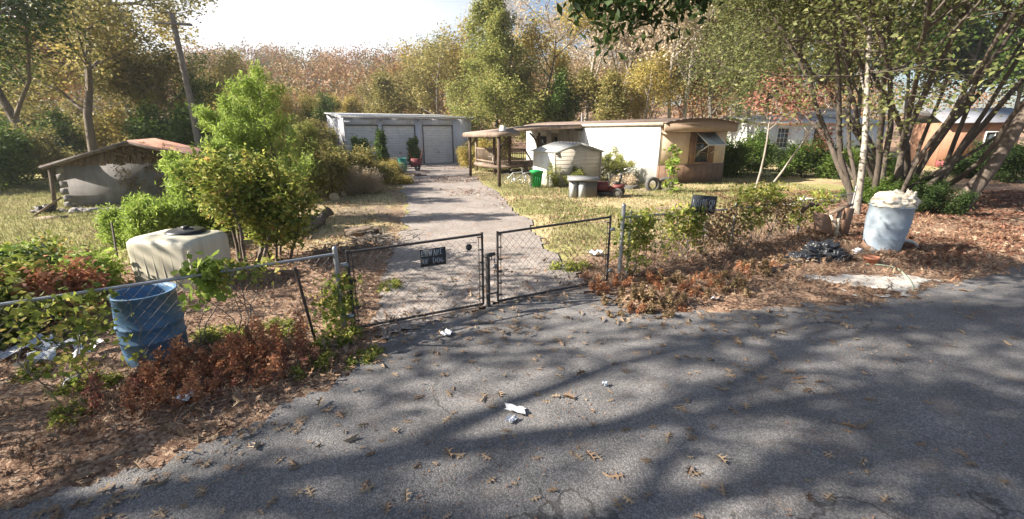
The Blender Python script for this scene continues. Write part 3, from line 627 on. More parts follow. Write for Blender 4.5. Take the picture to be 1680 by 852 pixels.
for m_,(x0,z0,x1,z1) in (('tin',(-.4,EH-.1,pkx,PK)),('rust',(pkx,PK,BL+.5,EH-.1))):
    mb=MB();n=22
    for i in range(n):
        a=i/n;b=(i+1)/n;
        y0,y1=-.35+5.8*a,-.35+5.8*b;w_=.03*(i%2);w2=.03*((i+1)%2)
        slab(mb,[(x0,y0,z0+w_),(x1,y0,z1+w_),(x1,y1,z1+w2),(x0,y1,z0+w2)],.025)
    mb.build('roof_sheet',M[m_],ba)
mb=MB()
beam(mb,(-.38,-.32,EH-.12),(pkx,-.32,PK-.06),.04,.13);beam(mb,(pkx,-.32,PK-.06),(BL+.45,-.32,EH-.14),.04,.13);mb.build('barge_board',M['barnboard'],ba)
mb=MB();beam(mb,(-.35,-.15,-.1),(-.2,-.1,EH-.1),.1,.1);mb.build('corner_post',M['log'],ba)
mb=MB();
for i in range(6): box(mb,(-.03+.03*(i%2),.1,.12+.24*i),(.2,.24,.2))
mb.build('broken_block_edge',M['block'],ba)
# --- white house far right
W0=(22.2,42.5);WA=R(12);WL=14.5;WH=3.3
wh=empty('white_house',(*W0,0),WA,'long low white house with pale roof beyond the leafy bushes on the right','house')
ops=[(2.3,3.5,1.1,2.8),(6.3,7.4,.5,2.9)]
mb=MB();wall_openings(mb,0,WL,-.1,WH,0,.15,ops);mb.build('wall',M['white'],wh)
mb=MB();box(mb,(.08,4,WH/2),(.16,7.6,WH));mb.build('wall',M['white'],wh);mb=MB();box(mb,(WL-.08,4,WH/2),(.16,7.6,WH));mb.build('wall',M['white'],wh)
mb=MB();slab(mb,[(-.3,-.4,WH+.05),(WL+.3,-.4,WH+.05),(WL+.3,4,WH+.75),(-.3,4,WH+.75)],.12);slab(mb,[(WL+.3,8.3,WH+.05),(-.3,8.3,WH+.05),(-.3,4,WH+.75),(WL+.3,4,WH+.75)],.12);mb.build('roof',M['roofmetal'],wh)
mb=MB();prism(mb,[(0,WH),(0.001,WH)]+[(0,WH+.01)],0,.01) if False else None
box(mb,(WL/2,-.03,WH-.1),(WL,.05,.18));mb.build('eave_trim',M['tan'],wh)
window(wh,2.3,3.5,1.1,2.8,0,M['white'],4,3)
mb=MB();box(mb,(6.85,.08,1.7),(1.1,.05,2.4));mb.build('door',M['darkwood'],wh)
for x in (5.5,8.0):
    mb=MB();box(mb,(x,-.03,1.9),(.5,.05,1.8));mb.build('shutter',M['tan'],wh)
mb=MB();slab(mb,[(8.2,2.2,4.7),(13.2,2.2,4.7),(13.2,6,4.95),(8.2,6,4.95)],.1);box(mb,(10.7,4.1,4.25),(4.7,3.2,.8));mb.build('roof_unit',M['roofmetal'],wh)
mb=MB();tube(mb,[(4.6,1.5,WH),(4.6,1.5,WH+1.0)],.12,8);mb.build('vent_pipe',M['galv'],wh)
# --- orange-brown outbuilding behind the clump
W1=at(1530,268);W1=(31,33.5)
ob=empty('tan_cabin',(*W1,0),R(-20),'orange brown cabin with maroon base boards half hidden behind the many-stemmed trees','cabin')
mb=MB();wall_openings(mb,0,4.2,.5,3.2,0,.12,[(2.4,3.4,1.2,2.5)]);mb.build('wall',M['orangewall'],ob)
mb=MB();box(mb,(2.1,.03,.2),(4.2,.2,.6));mb.build('base_board',M['maroon'],ob)
window(ob,2.4,3.4,1.2,2.5,0,M['white'],2,2)
mb=MB();box(mb,(.06,2.5,1.6),(.12,4.76,3.1));mb.build('side_wall',M['orangewall'],ob)
mb=MB();slab(mb,[(-.4,-.5,3.2),(4.6,-.5,3.2),(4.6,2.5,4.2),(-.4,2.5,4.2)],.1);slab(mb,[(4.6,5.5,3.2),(-.4,5.5,3.2),(-.4,2.5,4.2),(4.6,2.5,4.2)],.1);mb.build('roof',M['tin'],ob)
# ================================================================ fence, gates, signs
def zig(mb,O,U,L,h,z0=.04,step=.058,r=.003,sag=None,gaps=()):
    # chain link: each wire a vertical zigzag between two neighbouring columns. O origin, U unit dir (2D), L length
    O=np.array(O,float);U=np.array([U[0],U[1],0.]);n=int(L/step);m=int(h/step)
    for i in range(n):
        k=np.arange(m+1);s=(i+.5)*step+np.where((k+i)%2==0,-.5,.5)*step*1.02
        hh=z0+k*h/m;off=np.where((k+i)%2==0,-.0025,.0025)
        zt=sag(s/L) if sag else 0
        P=O[None,:]+U[None,:]*s[:,None];P=P+np.stack([-U[1]*off,U[0]*off,hh+zt*hh/h],-1)
        tube(mb,P,r,3,cap=False)
def proj(x,y,z):
    d=y*CP-(z-CH)*SP;v=(y*SP+(z-CH)*CP)/d;return 840+FPX*x/d,426-FPX*v
def chainfence(name,label,p0,p1,rail0,rail1,posts,mesh_h,group=None,rail_mat='galv',bow=.0,seed=1):
    p0=np.array(p0);p1=np.array(p1);L=np.linalg.norm(p1-p0);U=(p1-p0)/L
    t=empty(name,(p0[0],p0[1],0),0,label,'fence',group)
    rng=np.random.RandomState(seed);ss=np.linspace(0,1,14)
    rl=[(U[0]*L*s-U[1]*.02*math.sin(s*9),U[1]*L*s+U[0]*.02*math.sin(s*9),rail0+(rail1-rail0)*s-bow*math.sin(PI*s)) for s in ss]
    mb=MB();tube(mb,rl,.019,8);mb.build('top_rail',M[rail_mat],t,smooth=True)
    mb=MB();zig(mb,(0,0,0),U,L,mesh_h,sag=lambda q:(rail0+(rail1-rail0)*q-bow*np.sin(PI*q))-mesh_h-.05);mb.build('wire_mesh',M['wire'],t)
    for s,h,r,lean,mt in posts:
        mb=MB();x,y=U*L*s;tube(mb,[(x,y,-.1),(x+lean*h*U[0],y+lean*h*U[1],h)],r,8);
        if r>.02:lathe(mb,[(r+.004,0),(r+.004,.02),(r*.6,.05),(0,.055)],8,(x+lean*h*U[0],y+lean*h*U[1],h-.01))
        mb.build('post',M[mt],t)
    return t,U,L
GL0=np.array([-2.22,5.5]);GR1=np.array([1.86,7.64])
U0=(GR1-GL0)/np.linalg.norm(GR1-GL0)
LEFT_END=GL0-np.array([.85,.527])*8.5
fl,UL,LL=chainfence('chain_link_fence','low galvanised chain link fence left of the gates in front of the blue barrel',GL0-U0*.02,LEFT_END,1.1,1.0,
   [(.0,1.16,.032,.0,'galv'),(.62,1.1,.028,0,'galv')],1.0,bow=.03)
# black leaning stake
p=at(520,563);t=tube_mb=MB();d=at(484,440,1.12);tube(t,[(0,0,-.1),(d[0]-p[0],d[1]-p[1],1.13)],.017,6);o=t.build('fence_stake',M['rustpipe'],None,(p[0],p[1],0));tag(o,'thin black steel stake leaning against the left fence rail','stake')
RE=np.array([10.1,13.3])
fr,UR,LR=chainfence('chain_link_fence','vine covered chain link fence right of the gates under the hand painted sign',GR1+U0*.07,RE,1.16,.82,
   [(.0,1.36,.036,-.0,'galv'),(.02,1.25,.018,0,'galv'),(.36,1.05,.025,0,'galv'),(.68,.98,.025,0,'galv'),(1.0,1.0,.025,.1,'galv')],1.02,bow=.07,seed=2)
UR=np.array(UR)
GT=np.linalg.norm(GR1-GL0)
def gate(name,label,s0,s1,zt0,zt1,zb,hinge,openang=0,pivot=None):
    P=GL0+U0*s0;L=s1-s0;t=empty(name,(P[0],P[1],0),math.atan2(U0[1],U0[0]),label,'gate','pair of chain link drive gates')
    mb=MB()
    tube(mb,[(0,0,zb),(0,0,zt0+.03)],.019,8);tube(mb,[(L,0,zb),(L,0,zt1+.03)],.019,8)
    tube(mb,[(0,0,zt0),(L/2,0,(zt0+zt1)/2),(L,0,zt1)],.019,8);tube(mb,[(0,0,zb),(L,0,zb)],.019,8)
    mb.build('frame',M['darkmetal'],t,smooth=True)
    for sgn,x in ((1,.055),(-1,L-.055)):
        mb=MB();tube(mb,[(x,0,zb),(x,0,zt0-.02)],.006,5)
        for k in range(6): box(mb,(x-.025*sgn,0,zb+.1+k*.19),(.09,.045,.012))
        mb.build('tension_bar',M['darkmetal'],t)
    mb=MB();zig(mb,(.03,0,0),(1,0),L-.06,zt0-zb-.05,zb,sag=lambda q:(zt1-zt0)*q);mb.build('wire_mesh',M['wire'],t)
    for z in (zb+.18,zt0-.16):
        mb=MB();x=-.045 if hinge=='l' else L+.045;box(mb,(x,0,z),(.1,.05,.05));mb.build('hinge',M['galv'],t)
    return t
def on_gate(px,zz):   # distance along the gate line seen at a pixel column
    return min(np.arange(-.5,GT+.5,.01),key=lambda s:abs(proj(*(GL0+U0*s),zz)[0]-px))
SA_,SB_,SC_,SD_=on_gate(568,1.16),on_gate(791,1.1),on_gate(816,1.1),on_gate(1001,1.1)
g1=gate('drive_gate','left chain link drive gate carrying the beware of dog board',SA_,SB_,1.10,1.14,.05,'l')
g2=gate('drive_gate','right chain link drive gate with no sign on it',SC_,SD_,1.13,1.19,.05,'r')
# second hinge post by the left gate
mb=MB();pp=GL0+U0*.06
# centre post, latch, chain
pc=GL0+U0*(SB_+.055);pc3=(pc[0]+.03,pc[1]-.03,0)
cp_=empty('gate_stop_post',pc3,math.atan2(U0[1],U0[0]),'short dark stop post between the two chained gates','post')
mb=MB();tube(mb,[(0,0,-.1),(0,0,.8)],.032,10);mb.build('post_tube',M['darkmetal'],cp_,smooth=True)
mb=MB();box(mb,(.0,-.005,.815),(.12,.07,.03));box(mb,(.03,-.02,.835),(.16,.02,.05));mb.build('latch',M['darkmetal'],cp_)
mb=MB();box(mb,(.06,-.03,.22),(.2,.02,.02));mb.build('drop_bolt',M['darkmetal'],cp_)
ch=empty('lock_chain',(pc3[0]+U0[0]*.07,pc3[1]+U0[1]*.07-.02,0),math.atan2(U0[1],U0[0]),'steel chain with hanging padlock looped between the two gates','chain')
mb=MB()
pts=[(.0+.1*math.cos(a),-.02+.05*math.sin(a),.78+.02*math.sin(2*a)) for a in np.linspace(0,2*PI,14)[:-1]]+[(.02,-.05,.74-.042*i) for i in range(9)]
for i,p in enumerate(pts):
    tt=np.linspace(0,2*PI,9);a=i*PI/2
    tube(mb,[(p[0]+.012*math.cos(q)*math.cos(a),p[1]+.012*math.cos(q)*math.sin(a),p[2]+.022*math.sin(q)) for q in tt],.0045,4,cap=False)
mb.build('chain_links',M['darkmetal'],ch)
mb=MB();box(mb,(.02,-.05,.66),(.05,.025,.055));tube(mb,[(.004,-.05,.69),(.004,-.05,.72),(.02,-.05,.735),(.036,-.05,.72),(.036,-.05,.69)],.005,5);mb.build('padlock',M['galv'],ch)
# hand lettering
GLY={'B':[[(0,0),(0,1),(.5,.95),(.6,.75),(.45,.55),(0,.52)],[(.45,.55),(.65,.3),(.5,.03),(0,0)]],'E':[[(.6,1),(0,1),(0,0),(.6,0)],[(0,.5),(.5,.52)]],
'W':[[(0,1),(.2,0),(.4,.7),(.6,0),(.8,1)]],'A':[[(0,0),(.32,1),(.65,0)],[(.12,.35),(.52,.35)]],'R':[[(0,0),(0,1),(.5,.95),(.58,.72),(.42,.52),(0,.5)],[(.3,.5),(.62,0)]],
'O':[[(.3,1),(.05,.8),(0,.5),(.08,.15),(.32,0),(.56,.15),(.64,.5),(.56,.82),(.3,1)]],'F':[[(0,0),(0,1),(.6,1)],[(0,.52),(.45,.52)]],
'D':[[(0,0),(0,1),(.35,.95),(.6,.7),(.6,.3),(.35,.03),(0,0)]],'G':[[(.6,.85),(.35,1),(.08,.8),(0,.45),(.12,.1),(.4,0),(.6,.15),(.6,.45),(.35,.45)]],
'N':[[(0,0),(.03,1),(.55,0),(.6,1)]],'T':[[(0,1),(.7,1)],[(.35,1),(.33,0)]],'S':[[(.55,.85),(.3,1),(.05,.8),(.12,.55),(.5,.42),(.58,.18),(.32,0),(.03,.12)]],'P':[[(0,0),(0,1),(.5,.95),(.58,.72),(.42,.5),(0,.5)]]}
def lettering(words,H,wd,y,seed,parent,slope=0):
    rng=random.Random(seed);mb=MB()
    for (txt,x0,z0,h,w) in words:
        x=x0
        for cidx,chh in enumerate(txt):
            if chh==' ':x+=w*.7;continue
            jz=rng.uniform(-.08,.08)*h;js=rng.uniform(.9,1.08)
            for st_ in GLY[chh]:
                pts=[(x+a*w*js,y-.0003*k_,z0+jz+b*h*js) for k_,(a,b) in enumerate(st_)]
                for q,r_ in zip(pts[:-1],pts[1:]): 
                    q=np.array(q);r_=np.array(r_);d=(r_-q);d/=np.linalg.norm(d)+1e-9
                    beam(mb,q-d*wd*.35,r_+d*wd*.35,wd,.003)
            x+=w*(1.02 if chh!='W' else 1.25)
    return mb.build('lettering',M['signpaint'],parent)
ang=math.atan2(U0[1],U0[0])
s0=on_gate(709,.95);P=GL0+U0*s0
sg=empty('warning_sign',(P[0]+.02,P[1]-.035,.80),ang,'black hand painted beware of dog board hung on the left gate','sign')
mb=MB();box(mb,(0,0,.105),(.37,.012,.25));mb.build('board',M['signblack'],sg)
lettering([('BEWARE',-.16,.135,.075,.05),('OF DOG',-.15,.02,.072,.054)],0,.011,-.0085,3,sg)
mb=MB();
for x in (-.15,.15): tube(mb,[(x,-.012,.22),(x,.0,.24),(x,.025,.23)],.003,4)
mb.build('wire_tie',M['galv'],sg)
s1=on_gate(767,.95);P=GL0+U0*s1
o=MB();
prism(o,[(.045*math.cos(a)*(1.15),.05*math.sin(a)) for a in np.linspace(0,2*PI,9)[:-1]+PI/8],-.004,.004);q=o.build('reflector_plate',M['signblack'],None,(P[0]+.02,P[1]-.035,.98),ang);tag(q,'small black eight sided plate wired to the left gate beside its latch','plate')
# no trespassing sign on right fence
def on_right(px,zz):
    return min(np.arange(0,LR,.02),key=lambda s:abs(proj(*(GR1+UR*s),zz)[0]-px))
s2=on_right(1152,1.2);P=GR1+UR*s2
ns=empty('notice_sign',(P[0]+.01,P[1]-.04,1.04),math.atan2(UR[1],UR[0]),'black hand painted no trespassing board tilted on the vine covered fence','sign')
ns.rotation_euler=(0,R(7),math.atan2(UR[1],UR[0]))
mb=MB();box(mb,(0,0,.14),(.86,.014,.36));mb.build('board',M['signblack'],ns)
lettering([('NOTRESP',-.39,.04,.2,.108)],0,.024,-.0095,8,ns)
# ================================================================ barrels, tank, bins, yard objects
def drum(name,label,loc,m,r=.29,h=.88,bulge=.02,open_top=True,rz=0,tilt=(0,0),cat='barrel',taper=1.0):
    t=empty(name,loc,rz,label,cat);t.rotation_euler=(tilt[0],tilt[1],rz)
    pr=[(0,0),(r*.93,0),(r*.97,.03),(r+bulge*.6,.15)]+[(r+bulge*(.6+.4*math.sin(PI*q)),.15+(h-.3)*q) for q in (.3,.32,.34,.6,.62,.64,.8)]
    for i in (5,8): pr[i]=(pr[i][0]+(.014 if taper==1 else .003),pr[i][1])
    pr+=[(r,h-.03),(r+.012,h-.025),(r+.012,h),(r-.012,h)]
    if open_top: pr+=[(r-.02,h-.05),(r-.01,.1),(0,.08)]
    else: pr+=[(r-.03,h-.02),(0,h-.015)]
    pr=[(x*(taper+(1-taper)*min(1,z/(h*.8))),z) for x,z in pr]
    mb=MB();lathe(mb,pr,32);b=mb.build('drum_shell',M[m],t,smooth=True)
    mb=MB();tube(mb,[((r+.012)*math.cos(a),(r+.012)*math.sin(a),h-.005) for a in np.linspace(0,2*PI,33)],.011,6,cap=False);mb.build('rim',M[m],t,smooth=True)
    return t
b1=at(262,590);drum('plastic_drum','open blue plastic drum wrapped in vines just behind the left fence',(b1[0],b1[1],0),'blue',.29,.86)
b2=(8.15,9.62);bd=drum('plastic_drum','tall sun faded blue drum with a bulging white sack on top near the road',(b2[0],b2[1],-.02),'blue_pale',.39,1.08,tilt=(0,R(2)),cat='barrel',taper=.8)
# sack on top : lumpy sphere
def lump(mb,c,s,seed,n=26,amp=.25,fr=2.2,flatb=True):
    th=np.linspace(0,PI,n);ph=np.linspace(0,2*PI,n*2)[:-1];T,Pp=np.meshgrid(th,ph,indexing='ij')
    d=np.stack([np.sin(T)*np.cos(Pp),np.sin(T)*np.sin(Pp),np.cos(T)],-1)
    k=1+amp*2*(fbm(d[...,0]*fr+seed+d[...,2]*1.3,d[...,1]*fr+d[...,2]*fr+seed*2,4)-.5)
    V=d*k[...,None]*np.array(s)
    if flatb:V[...,2]=np.maximum(V[...,2],-s[2]*.35)
    m=len(ph);i=np.arange(n-1)[:,None]*m;j=np.arange(m)[None,:];kk=(j+1)%m
    F=np.stack([i+j,i+m+j,i+m+kk,i+kk],-1).reshape(-1,4)
    mb.add(V.reshape(-1,3)+np.array(c),F)
mb=MB();lump(mb,(0,0,.08),(.38,.35,.22),3,40,.4,1.9);lump(mb,(.08,.05,.2),(.22,.2,.12),9,34,.5,2.2,False);lump(mb,(.2,-.15,.14),(.16,.14,.17),12,24,.8,3.4,False)
o=mb.build('trash_sack',M['cloth'],None,(b2[0]+.03,b2[1],1.04),smooth=True);tag(o,'lumpy dirty white sack piled on top of the tall blue drum','sack')
# poly tank
tk=at(278,480);tx=empty('water_tank',(tk[0],tk[1]+.45,0),R(-9),'yellowed white plastic water tank with dark round lid behind the left fence','tank')
mb=MB()
TW,TD,TT=1.22,.95,.88
def rrect(w,d,r,n=6):
    o=[]
    for cx,cy,a0 in ((w/2-r,d/2-r,0),(-w/2+r,d/2-r,PI/2),(-w/2+r,-d/2+r,PI),(w/2-r,-d/2+r,1.5*PI)):
        for k in range(n+1):a=a0+k*PI/2/n;o.append((cx+r*math.cos(a),cy+r*math.sin(a)))
    return o
rings=[(TW*.98,TD*.98,0),(TW,TD,.04),(TW*.985,TD*.985,.3),(TW,TD,.5),(TW,TD,TT-.12),(TW*.985,TD*.985,TT-.05),(TW*.94,TD*.92,TT-.01),(TW*.86,TD*.8,TT+.02),(TW*.4,TD*.5,TT+.05)]
V=[];
for w_,d_,z in rings:V+= [(x,y,z) for x,y in rrect(w_,d_,.14*(w_/TW))]
m=28;F=[[i*m+j,i*m+(j+1)%m,(i+1)*m+(j+1)%m,(i+1)*m+j] for i in range(len(rings)-1) for j in range(m)]+[list(range((len(rings)-1)*m,len(rings)*m))]
mb.add(V,F)
tb_=mb.build('tank_body',M['tank'],tx,smooth=True)
mb=MB()
for i in range(7):
    x=-TW/2+.2+i*.17;tube(mb,[(x,-TD/2+.02,.1),(x,-TD/2+.016,.45),(x,-TD/2+.02,TT-.14)],.021,8)
mb.build('moulded_rib',M['tank'],tx,smooth=True)
mb=MB();lathe(mb,[(.30,.0),(.30,.05),(.26,.075),(0,.08)],24,(.12,.05,TT+.02));box(mb,(.12,.05,TT+.12),(.09,.09,.06));box(mb,(.12,.05,TT+.105),(.3,.03,.03));mb.build('lid',M['black'],tx)
# green wheeled bin
def wheelie(name,label,loc,rz,m,s=1):
    t=empty(name,loc,rz,label,'bin',scale=s)
    mb=MB();z0,z1=.12,.86
    a=[(-.2,-.2),(.2,-.2),(.2,.22),(-.2,.22)];b=[(-.27,-.28),(.27,-.28),(.27,.3),(-.27,.3)]
    V=[(x,y,z0) for x,y in a]+[(x,y,z1) for x,y in b]+[(x*1.06,y*1.06,z1) for x,y in b]+[(x*1.06,y*1.06,z1+.06) for x,y in b]
    mb.add(V,[[0,3,2,1]]+[[i,(i+1)%4,4+(i+1)%4,4+i] for i in range(4)]+[[4+i,4+(i+1)%4,8+(i+1)%4,8+i] for i in range(4)]+[[8+i,8+(i+1)%4,12+(i+1)%4,12+i] for i in range(4)])
    for x in (-.12,.0,.12): box(mb,(x,-.225,.45),(.03,.05,.5),rx=.11)
    mb.build('body',M[m],t)
    mb=MB();prism(mb,[(-.31,.93),(.31,.93),(.29,.97),(.12,1.0),(-.12,1.0),(-.29,.97)],-.33,.34);mb.build('lid',M[m],t)
    mb=MB();tube(mb,[(-.2,.3,.85),(-.2,.39,.88),(.2,.39,.88),(.2,.3,.85)],.018,6);mb.build('handle',M['greydark'],t)
    for x in (-.26,.26):
        mb=MB();lathe(mb,[(.03,-.03),(.11,-.035),(.125,-.01),(.125,.01),(.11,.035),(.03,.03)],16,(x,.25,.125),rotm(0,PI/2,0),closed=True);mb.build('wheel',M['rubber'],t)
    return t
p=at(880,311);wheelie('wheeled_bin','bright green wheeled bin in the grass between porch post and metal shed',(p[0],p[1]+.2,0),R(12),'greenbin',.86)
# grey slatted outdoor waste cabinet
p=at(946,327);bx=empty('storage_box',(p[0]+.05,p[1]+.1,0),R(-6),'low grey plastic storage box with dark overhanging lid on the grass','storage box')
mb=MB();box(mb,(.2,.35,.37),(1.1,.62,.74));mb.build('body',M['greydark'],bx)
for x in (-.19,.17):
    mb=MB();box(mb,(x,.03,.33),(.27,.03,.62));box(mb,(x,.012,.33),(.2,.02,.54));mb.build('front_panel',M['greybox'],bx)
mb=MB();slab(mb,[(-.42,-.06,.79),(.82,-.06,.79),(.82,.72,.84),(-.42,.72,.84)],.09);mb.build('lid',M['greylid'],bx)
# riding mower
p=at(995,325);mw=empty('riding_mower',(p[0]+.1,p[1]+.35,0),R(160),'faded red riding mower parked beside the grey storage box','mower',scale=.82)
mb=MB();prism(mb,[(-.1,.3),(.75,.3),(.8,.5),(.7,.72),(.0,.75)],-.24,.24);mb.build('hood',M['red'],mw)
mb=MB();box(mb,(-.4,0,.42),(.6,.62,.2));prism(mb,[(-.8,.5),(-.15,.5),(-.3,.62),(-.8,.66)],-.38,.38);mb.build('rear_body',M['red'],mw)
mb=MB();box(mb,(.1,0,.2),(.75,.95,.14));mb.build('mower_deck',M['darkmetal'],mw)
mb=MB();box(mb,(-.42,0,.72),(.36,.4,.08));box(mb,(-.6,0,.92),(.08,.38,.36),ry=-.15);mb.build('seat',M['black'],mw)
mb=MB();tube(mb,[(.03,0,.72),(-.1,0,.98)],.018,6);tube(mb,[(-.1+.06*math.cos(a),.16*math.sin(a),.98+.13*math.cos(a)*.6) for a in np.linspace(0,2*PI,17)],.014,5,cap=False);mb.build('steering_wheel',M['black'],mw)
for x,y,r in ((-.55,.4,.25),(-.55,-.4,.25),(.62,.38,.17),(.62,-.38,.17)):
    mb=MB();lathe(mb,[(r*.5,-.07),(r*.9,-.09),(r,-.05),(r,.05),(r*.9,.09),(r*.5,.07)],20,(x,y,r),rotm(PI/2,0,0),closed=True);wq=mb.build('wheel',M['rubber'],mw)
    mb=MB();lathe(mb,[(0,-.03),(r*.5,-.06),(r*.5,.06),(0,.03)],12,(x,y,r),rotm(PI/2,0,0));mb.build('rim',M['whitepipe'],wq)
# bicycles
def bike(name,label,loc,rz,tilt,m,s=1,group=None):
    t=empty(name,loc,rz,label,'bicycle',group,s);t.rotation_euler=(tilt,0,rz)
    r=.31;wb=1.0
    for x in (0,wb):
        mb=MB();tube(mb,[(x+r*math.cos(a),0,r+r*math.sin(a)) for a in np.linspace(0,2*PI,25)],.022,6,cap=False);wq=mb.build('wheel',M['rubber'],t,smooth=True)
        mb=MB()
        for k in range(14):
            a=k*2*PI/14;tube(mb,[(x,.02*(-1)**k,r),(x+(r-.02)*math.cos(a),0,r+(r-.02)*math.sin(a))],.003,3,cap=False)
        tube(mb,[(x+(r-.025)*math.cos(a),0,r+(r-.025)*math.sin(a)) for a in np.linspace(0,2*PI,25)],.01,5,cap=False);mb.build('rim',M['chrome'],wq)
    mb=MB();BB=(.42,0,.27);ST=(.3,0,.66);HT=(.82,0,.72);HB=(.86,0,.58)
    for a,b in ((BB,ST),(ST,HT),(BB,HB),(HT,HB),((0,0,r),BB),((0,0,r),ST),(HB,(wb,0,r))): tube(mb,[a,b],.02,6)
    mb.build('frame',M[m],t)
    mb=MB();tube(mb,[ST,(.27,0,.78)],.014,5);box(mb,(.26,0,.8),(.25,.12,.05));mb.build('saddle',M['black'],t)
    mb=MB();tube(mb,[HT,(.79,0,.88)],.014,5);tube(mb,[(.72,-.27,.9),(.8,-.15,.92),(.8,.15,.92),(.72,.27,.9)],.014,5);mb.build('handlebar',M['chrome'],t)
    mb=MB();lathe(mb,[(0,-.01),(.09,-.01),(.09,.01),(0,.01)],14,BB,rotm(PI/2,0,0));tube(mb,[(.42,-.06,.27),(.5,-.08,.14),(.5,-.16,.14)],.01,5);tube(mb,[(.42,.06,.27),(.34,.08,.4),(.34,.16,.4)],.01,5);mb.build('crank',M['chrome'],t)
    return t
p=at(832,303);bike('bicycle','small silver bicycle leaning nearest the front post of the porch',(p[0],p[1],0),R(-12),R(-14),'chrome',.9,'bicycles by the porch')
p=at(852,301);bike('bicycle','white bicycle standing beside the green wheeled bin',(p[0],p[1],0),R(5),R(12),'white',.85,'bicycles by the porch')
p=at(1016,309);bike('bicycle','vine tangled white bicycle leaning on the long white wall',(p[0]-.1,p[1]+.25,0),R(20),R(-16),'white',1.0)
# tyres
def tyre(label,loc,rz,tilt,s=1,flat=False,grp='old tyres at the corner of the mobile home'):
    t=empty('tyre',loc,rz,label,'tyre',grp,s)
    mb=MB();r=.33
    lathe(mb,[(.19,-.08),(.24,-.105),(.30,-.1),(.33,-.07),(.335,0),(.33,.07),(.30,.1),(.24,.105),(.19,.08),(.2,0)],32,(0,0,0),None,closed=True)
    o=mb.build('tread_ring',M['rubber'],t,smooth=True)
    t.rotation_euler=(0,0,rz) if flat else (PI/2-tilt,0,rz)
    t.location=(loc[0],loc[1],.1 if flat else r*s)
    return t
p=at(1071,316);tyre('upright tyre leaning on the house corner, left of the two',(p[0],p[1]+.1),R(10),R(8))
p=at(1092,316);tyre('upright tyre half hidden behind a broad leaved sapling',(p[0],p[1]+.15),R(-25),R(12))
p=at(1035,311);tyre('tyre lying flat under the vine tangled bicycle',(p[0],p[1]),0,0,1,True)
# antenna
# utility pole and dead pole at left
p=(-16.9,25);t=empty('utility_pole',G3(p),R(20),'grey weathered utility pole standing behind the block outbuilding','pole')
mb=MB();tube(mb,[(0,0,-.3),(.0,0,4),(-.12,0,8.2)],[.17,.15,.12],10);mb.build('shaft',M['bark_grey'],t,smooth=True)
mb=MB();beam(mb,(-.9,-.1,7.7),(.7,-.1,7.7),.09,.11);mb.build('crossarm',M['bark_grey'],t)
p=(-28.5,54);t=MB();tube(t,[(0,0,-.3),(-.3,0,6),(-.5,0,9)],[.2,.17,.1],8);o=t.build('dead_tree_pole',M['bark'],None,G3(p));tag(o,'bare dark dead trunk leaning among the shrubs left of the garage','dead trunk')
# junk by garage
p=at(661,281);drum('teal_drum','small teal plastic drum in the junk beside the drive near the garage',(p[0],p[1],0),'teal',.27,.85)
p=at(678,280);t=empty('hand_truck_cart',(p[0]+.2,p[1],0),R(10),'rust red steel cart standing beside the teal drum','cart')
mb=MB();prism(mb,[(-.35,.25),(.3,.25),(.42,.75),(-.3,.8)],-.3,.3);mb.build('tray',M['maroon'],t)
mb=MB();tube(mb,[(-.3,-.2,.3),(-.2,-.2,.8),(-.45,-.2,1.3)],.02,5);mb.build('handle',M['maroon'],t);mb=MB();tube(mb,[(.3,.2,.3),(.35,.2,.9),(.5,.2,1.35)],.02,5);mb.build('handle',M['maroon'],t)
for y in(-.3,.3):
    mb=MB();lathe(mb,[(.05,-.04),(.2,-.04),(.2,.04),(.05,.04)],14,(.1,y,.2),rotm(PI/2,0,0),closed=True);mb.build('wheel',M['rubber'],t)
p=at(645,283);mb=MB();lump(mb,(0,0,.15),(.55,.4,.3),4,26,.8,3);o=mb.build('tarp_heap',M['paper'],None,(p[0],p[1],0));tag(o,'crumpled pale tarp heap left of the teal drum','tarp')
p=at(664,287);mb=MB()
for i in range(5): box(mb,(.35*i-.8,.1*math.sin(i*3),.04+.03*(i%2)),(.8,.35,.05),rz=.3*math.sin(i*7))
o=mb.build('dark_boards',M['darkwood'],None,(p[0],p[1],0));tag(o,'flat dark boards lying in front of the teal drum','boards')
for k,(px,py) in enumerate(((690,289),(697,283))):
    p=at(px,py);mb=MB();box(mb,(0,0,.04),(.7,.25,.05),rz=.5-k);o=mb.build('scrap_board',M['darkwood'],None,(p[0],p[1],0));tag(o,('short dark board on the drive edge right of the cart' if k==0 else 'dark board nearest the third garage door'),'board','boards')
p=at(541,312);drum('metal_trash_can','dented grey can with a pale band among the shrubs left of the drive',(p[0],p[1],0),'galv',.3,.8)
p=at(529,312);mb=MB();lump(mb,(0,0,.15),(.3,.26,.34),14,22,.7,3);o=mb.build('trash_bag',M['bag'],None,(p[0],p[1],0),smooth=True);tag(o,'small black bag beside the grey can left of the drive','bag')
# logs
def log(name,label,p,q,r,cat='log',group=None,seed=0):
    p=np.array(p,float);q=np.array(q,float);rng=np.random.RandomState(seed)
    n=7;pts=[p+(q-p)*i/n+np.array([0,0,0])+rng.normal(size=3)*r*.12 for i in range(n+1)]
    t=empty(name,(p[0],p[1],0),0,label,cat,group);pts=[x-np.array([p[0],p[1],0]) for x in pts]
    mb=MB();tube(mb,pts,[r*(1+.12*rng.randn()) for _ in pts],10,cap=False);mb.build('bark',M['log'],t,smooth=True)
    d=(q-p)/np.linalg.norm(q-p)
    for e,s in ((pts[0],-1),(pts[-1],1)):
        mb=MB();u=np.cross(d,[0,0,1.]);u/=np.linalg.norm(u);v=np.cross(u,d)
        mb.add([e+d*s*.004+r*.97*(u*math.cos(a)+v*math.sin(a)) for a in np.linspace(0,2*PI,13)[:-1]],[list(range(12))])
        mb.build('cut_end',M['cutend'],t)
    return t
def g0(px,py,z=0):a=at(px,py,z);return (a[0],a[1],z)
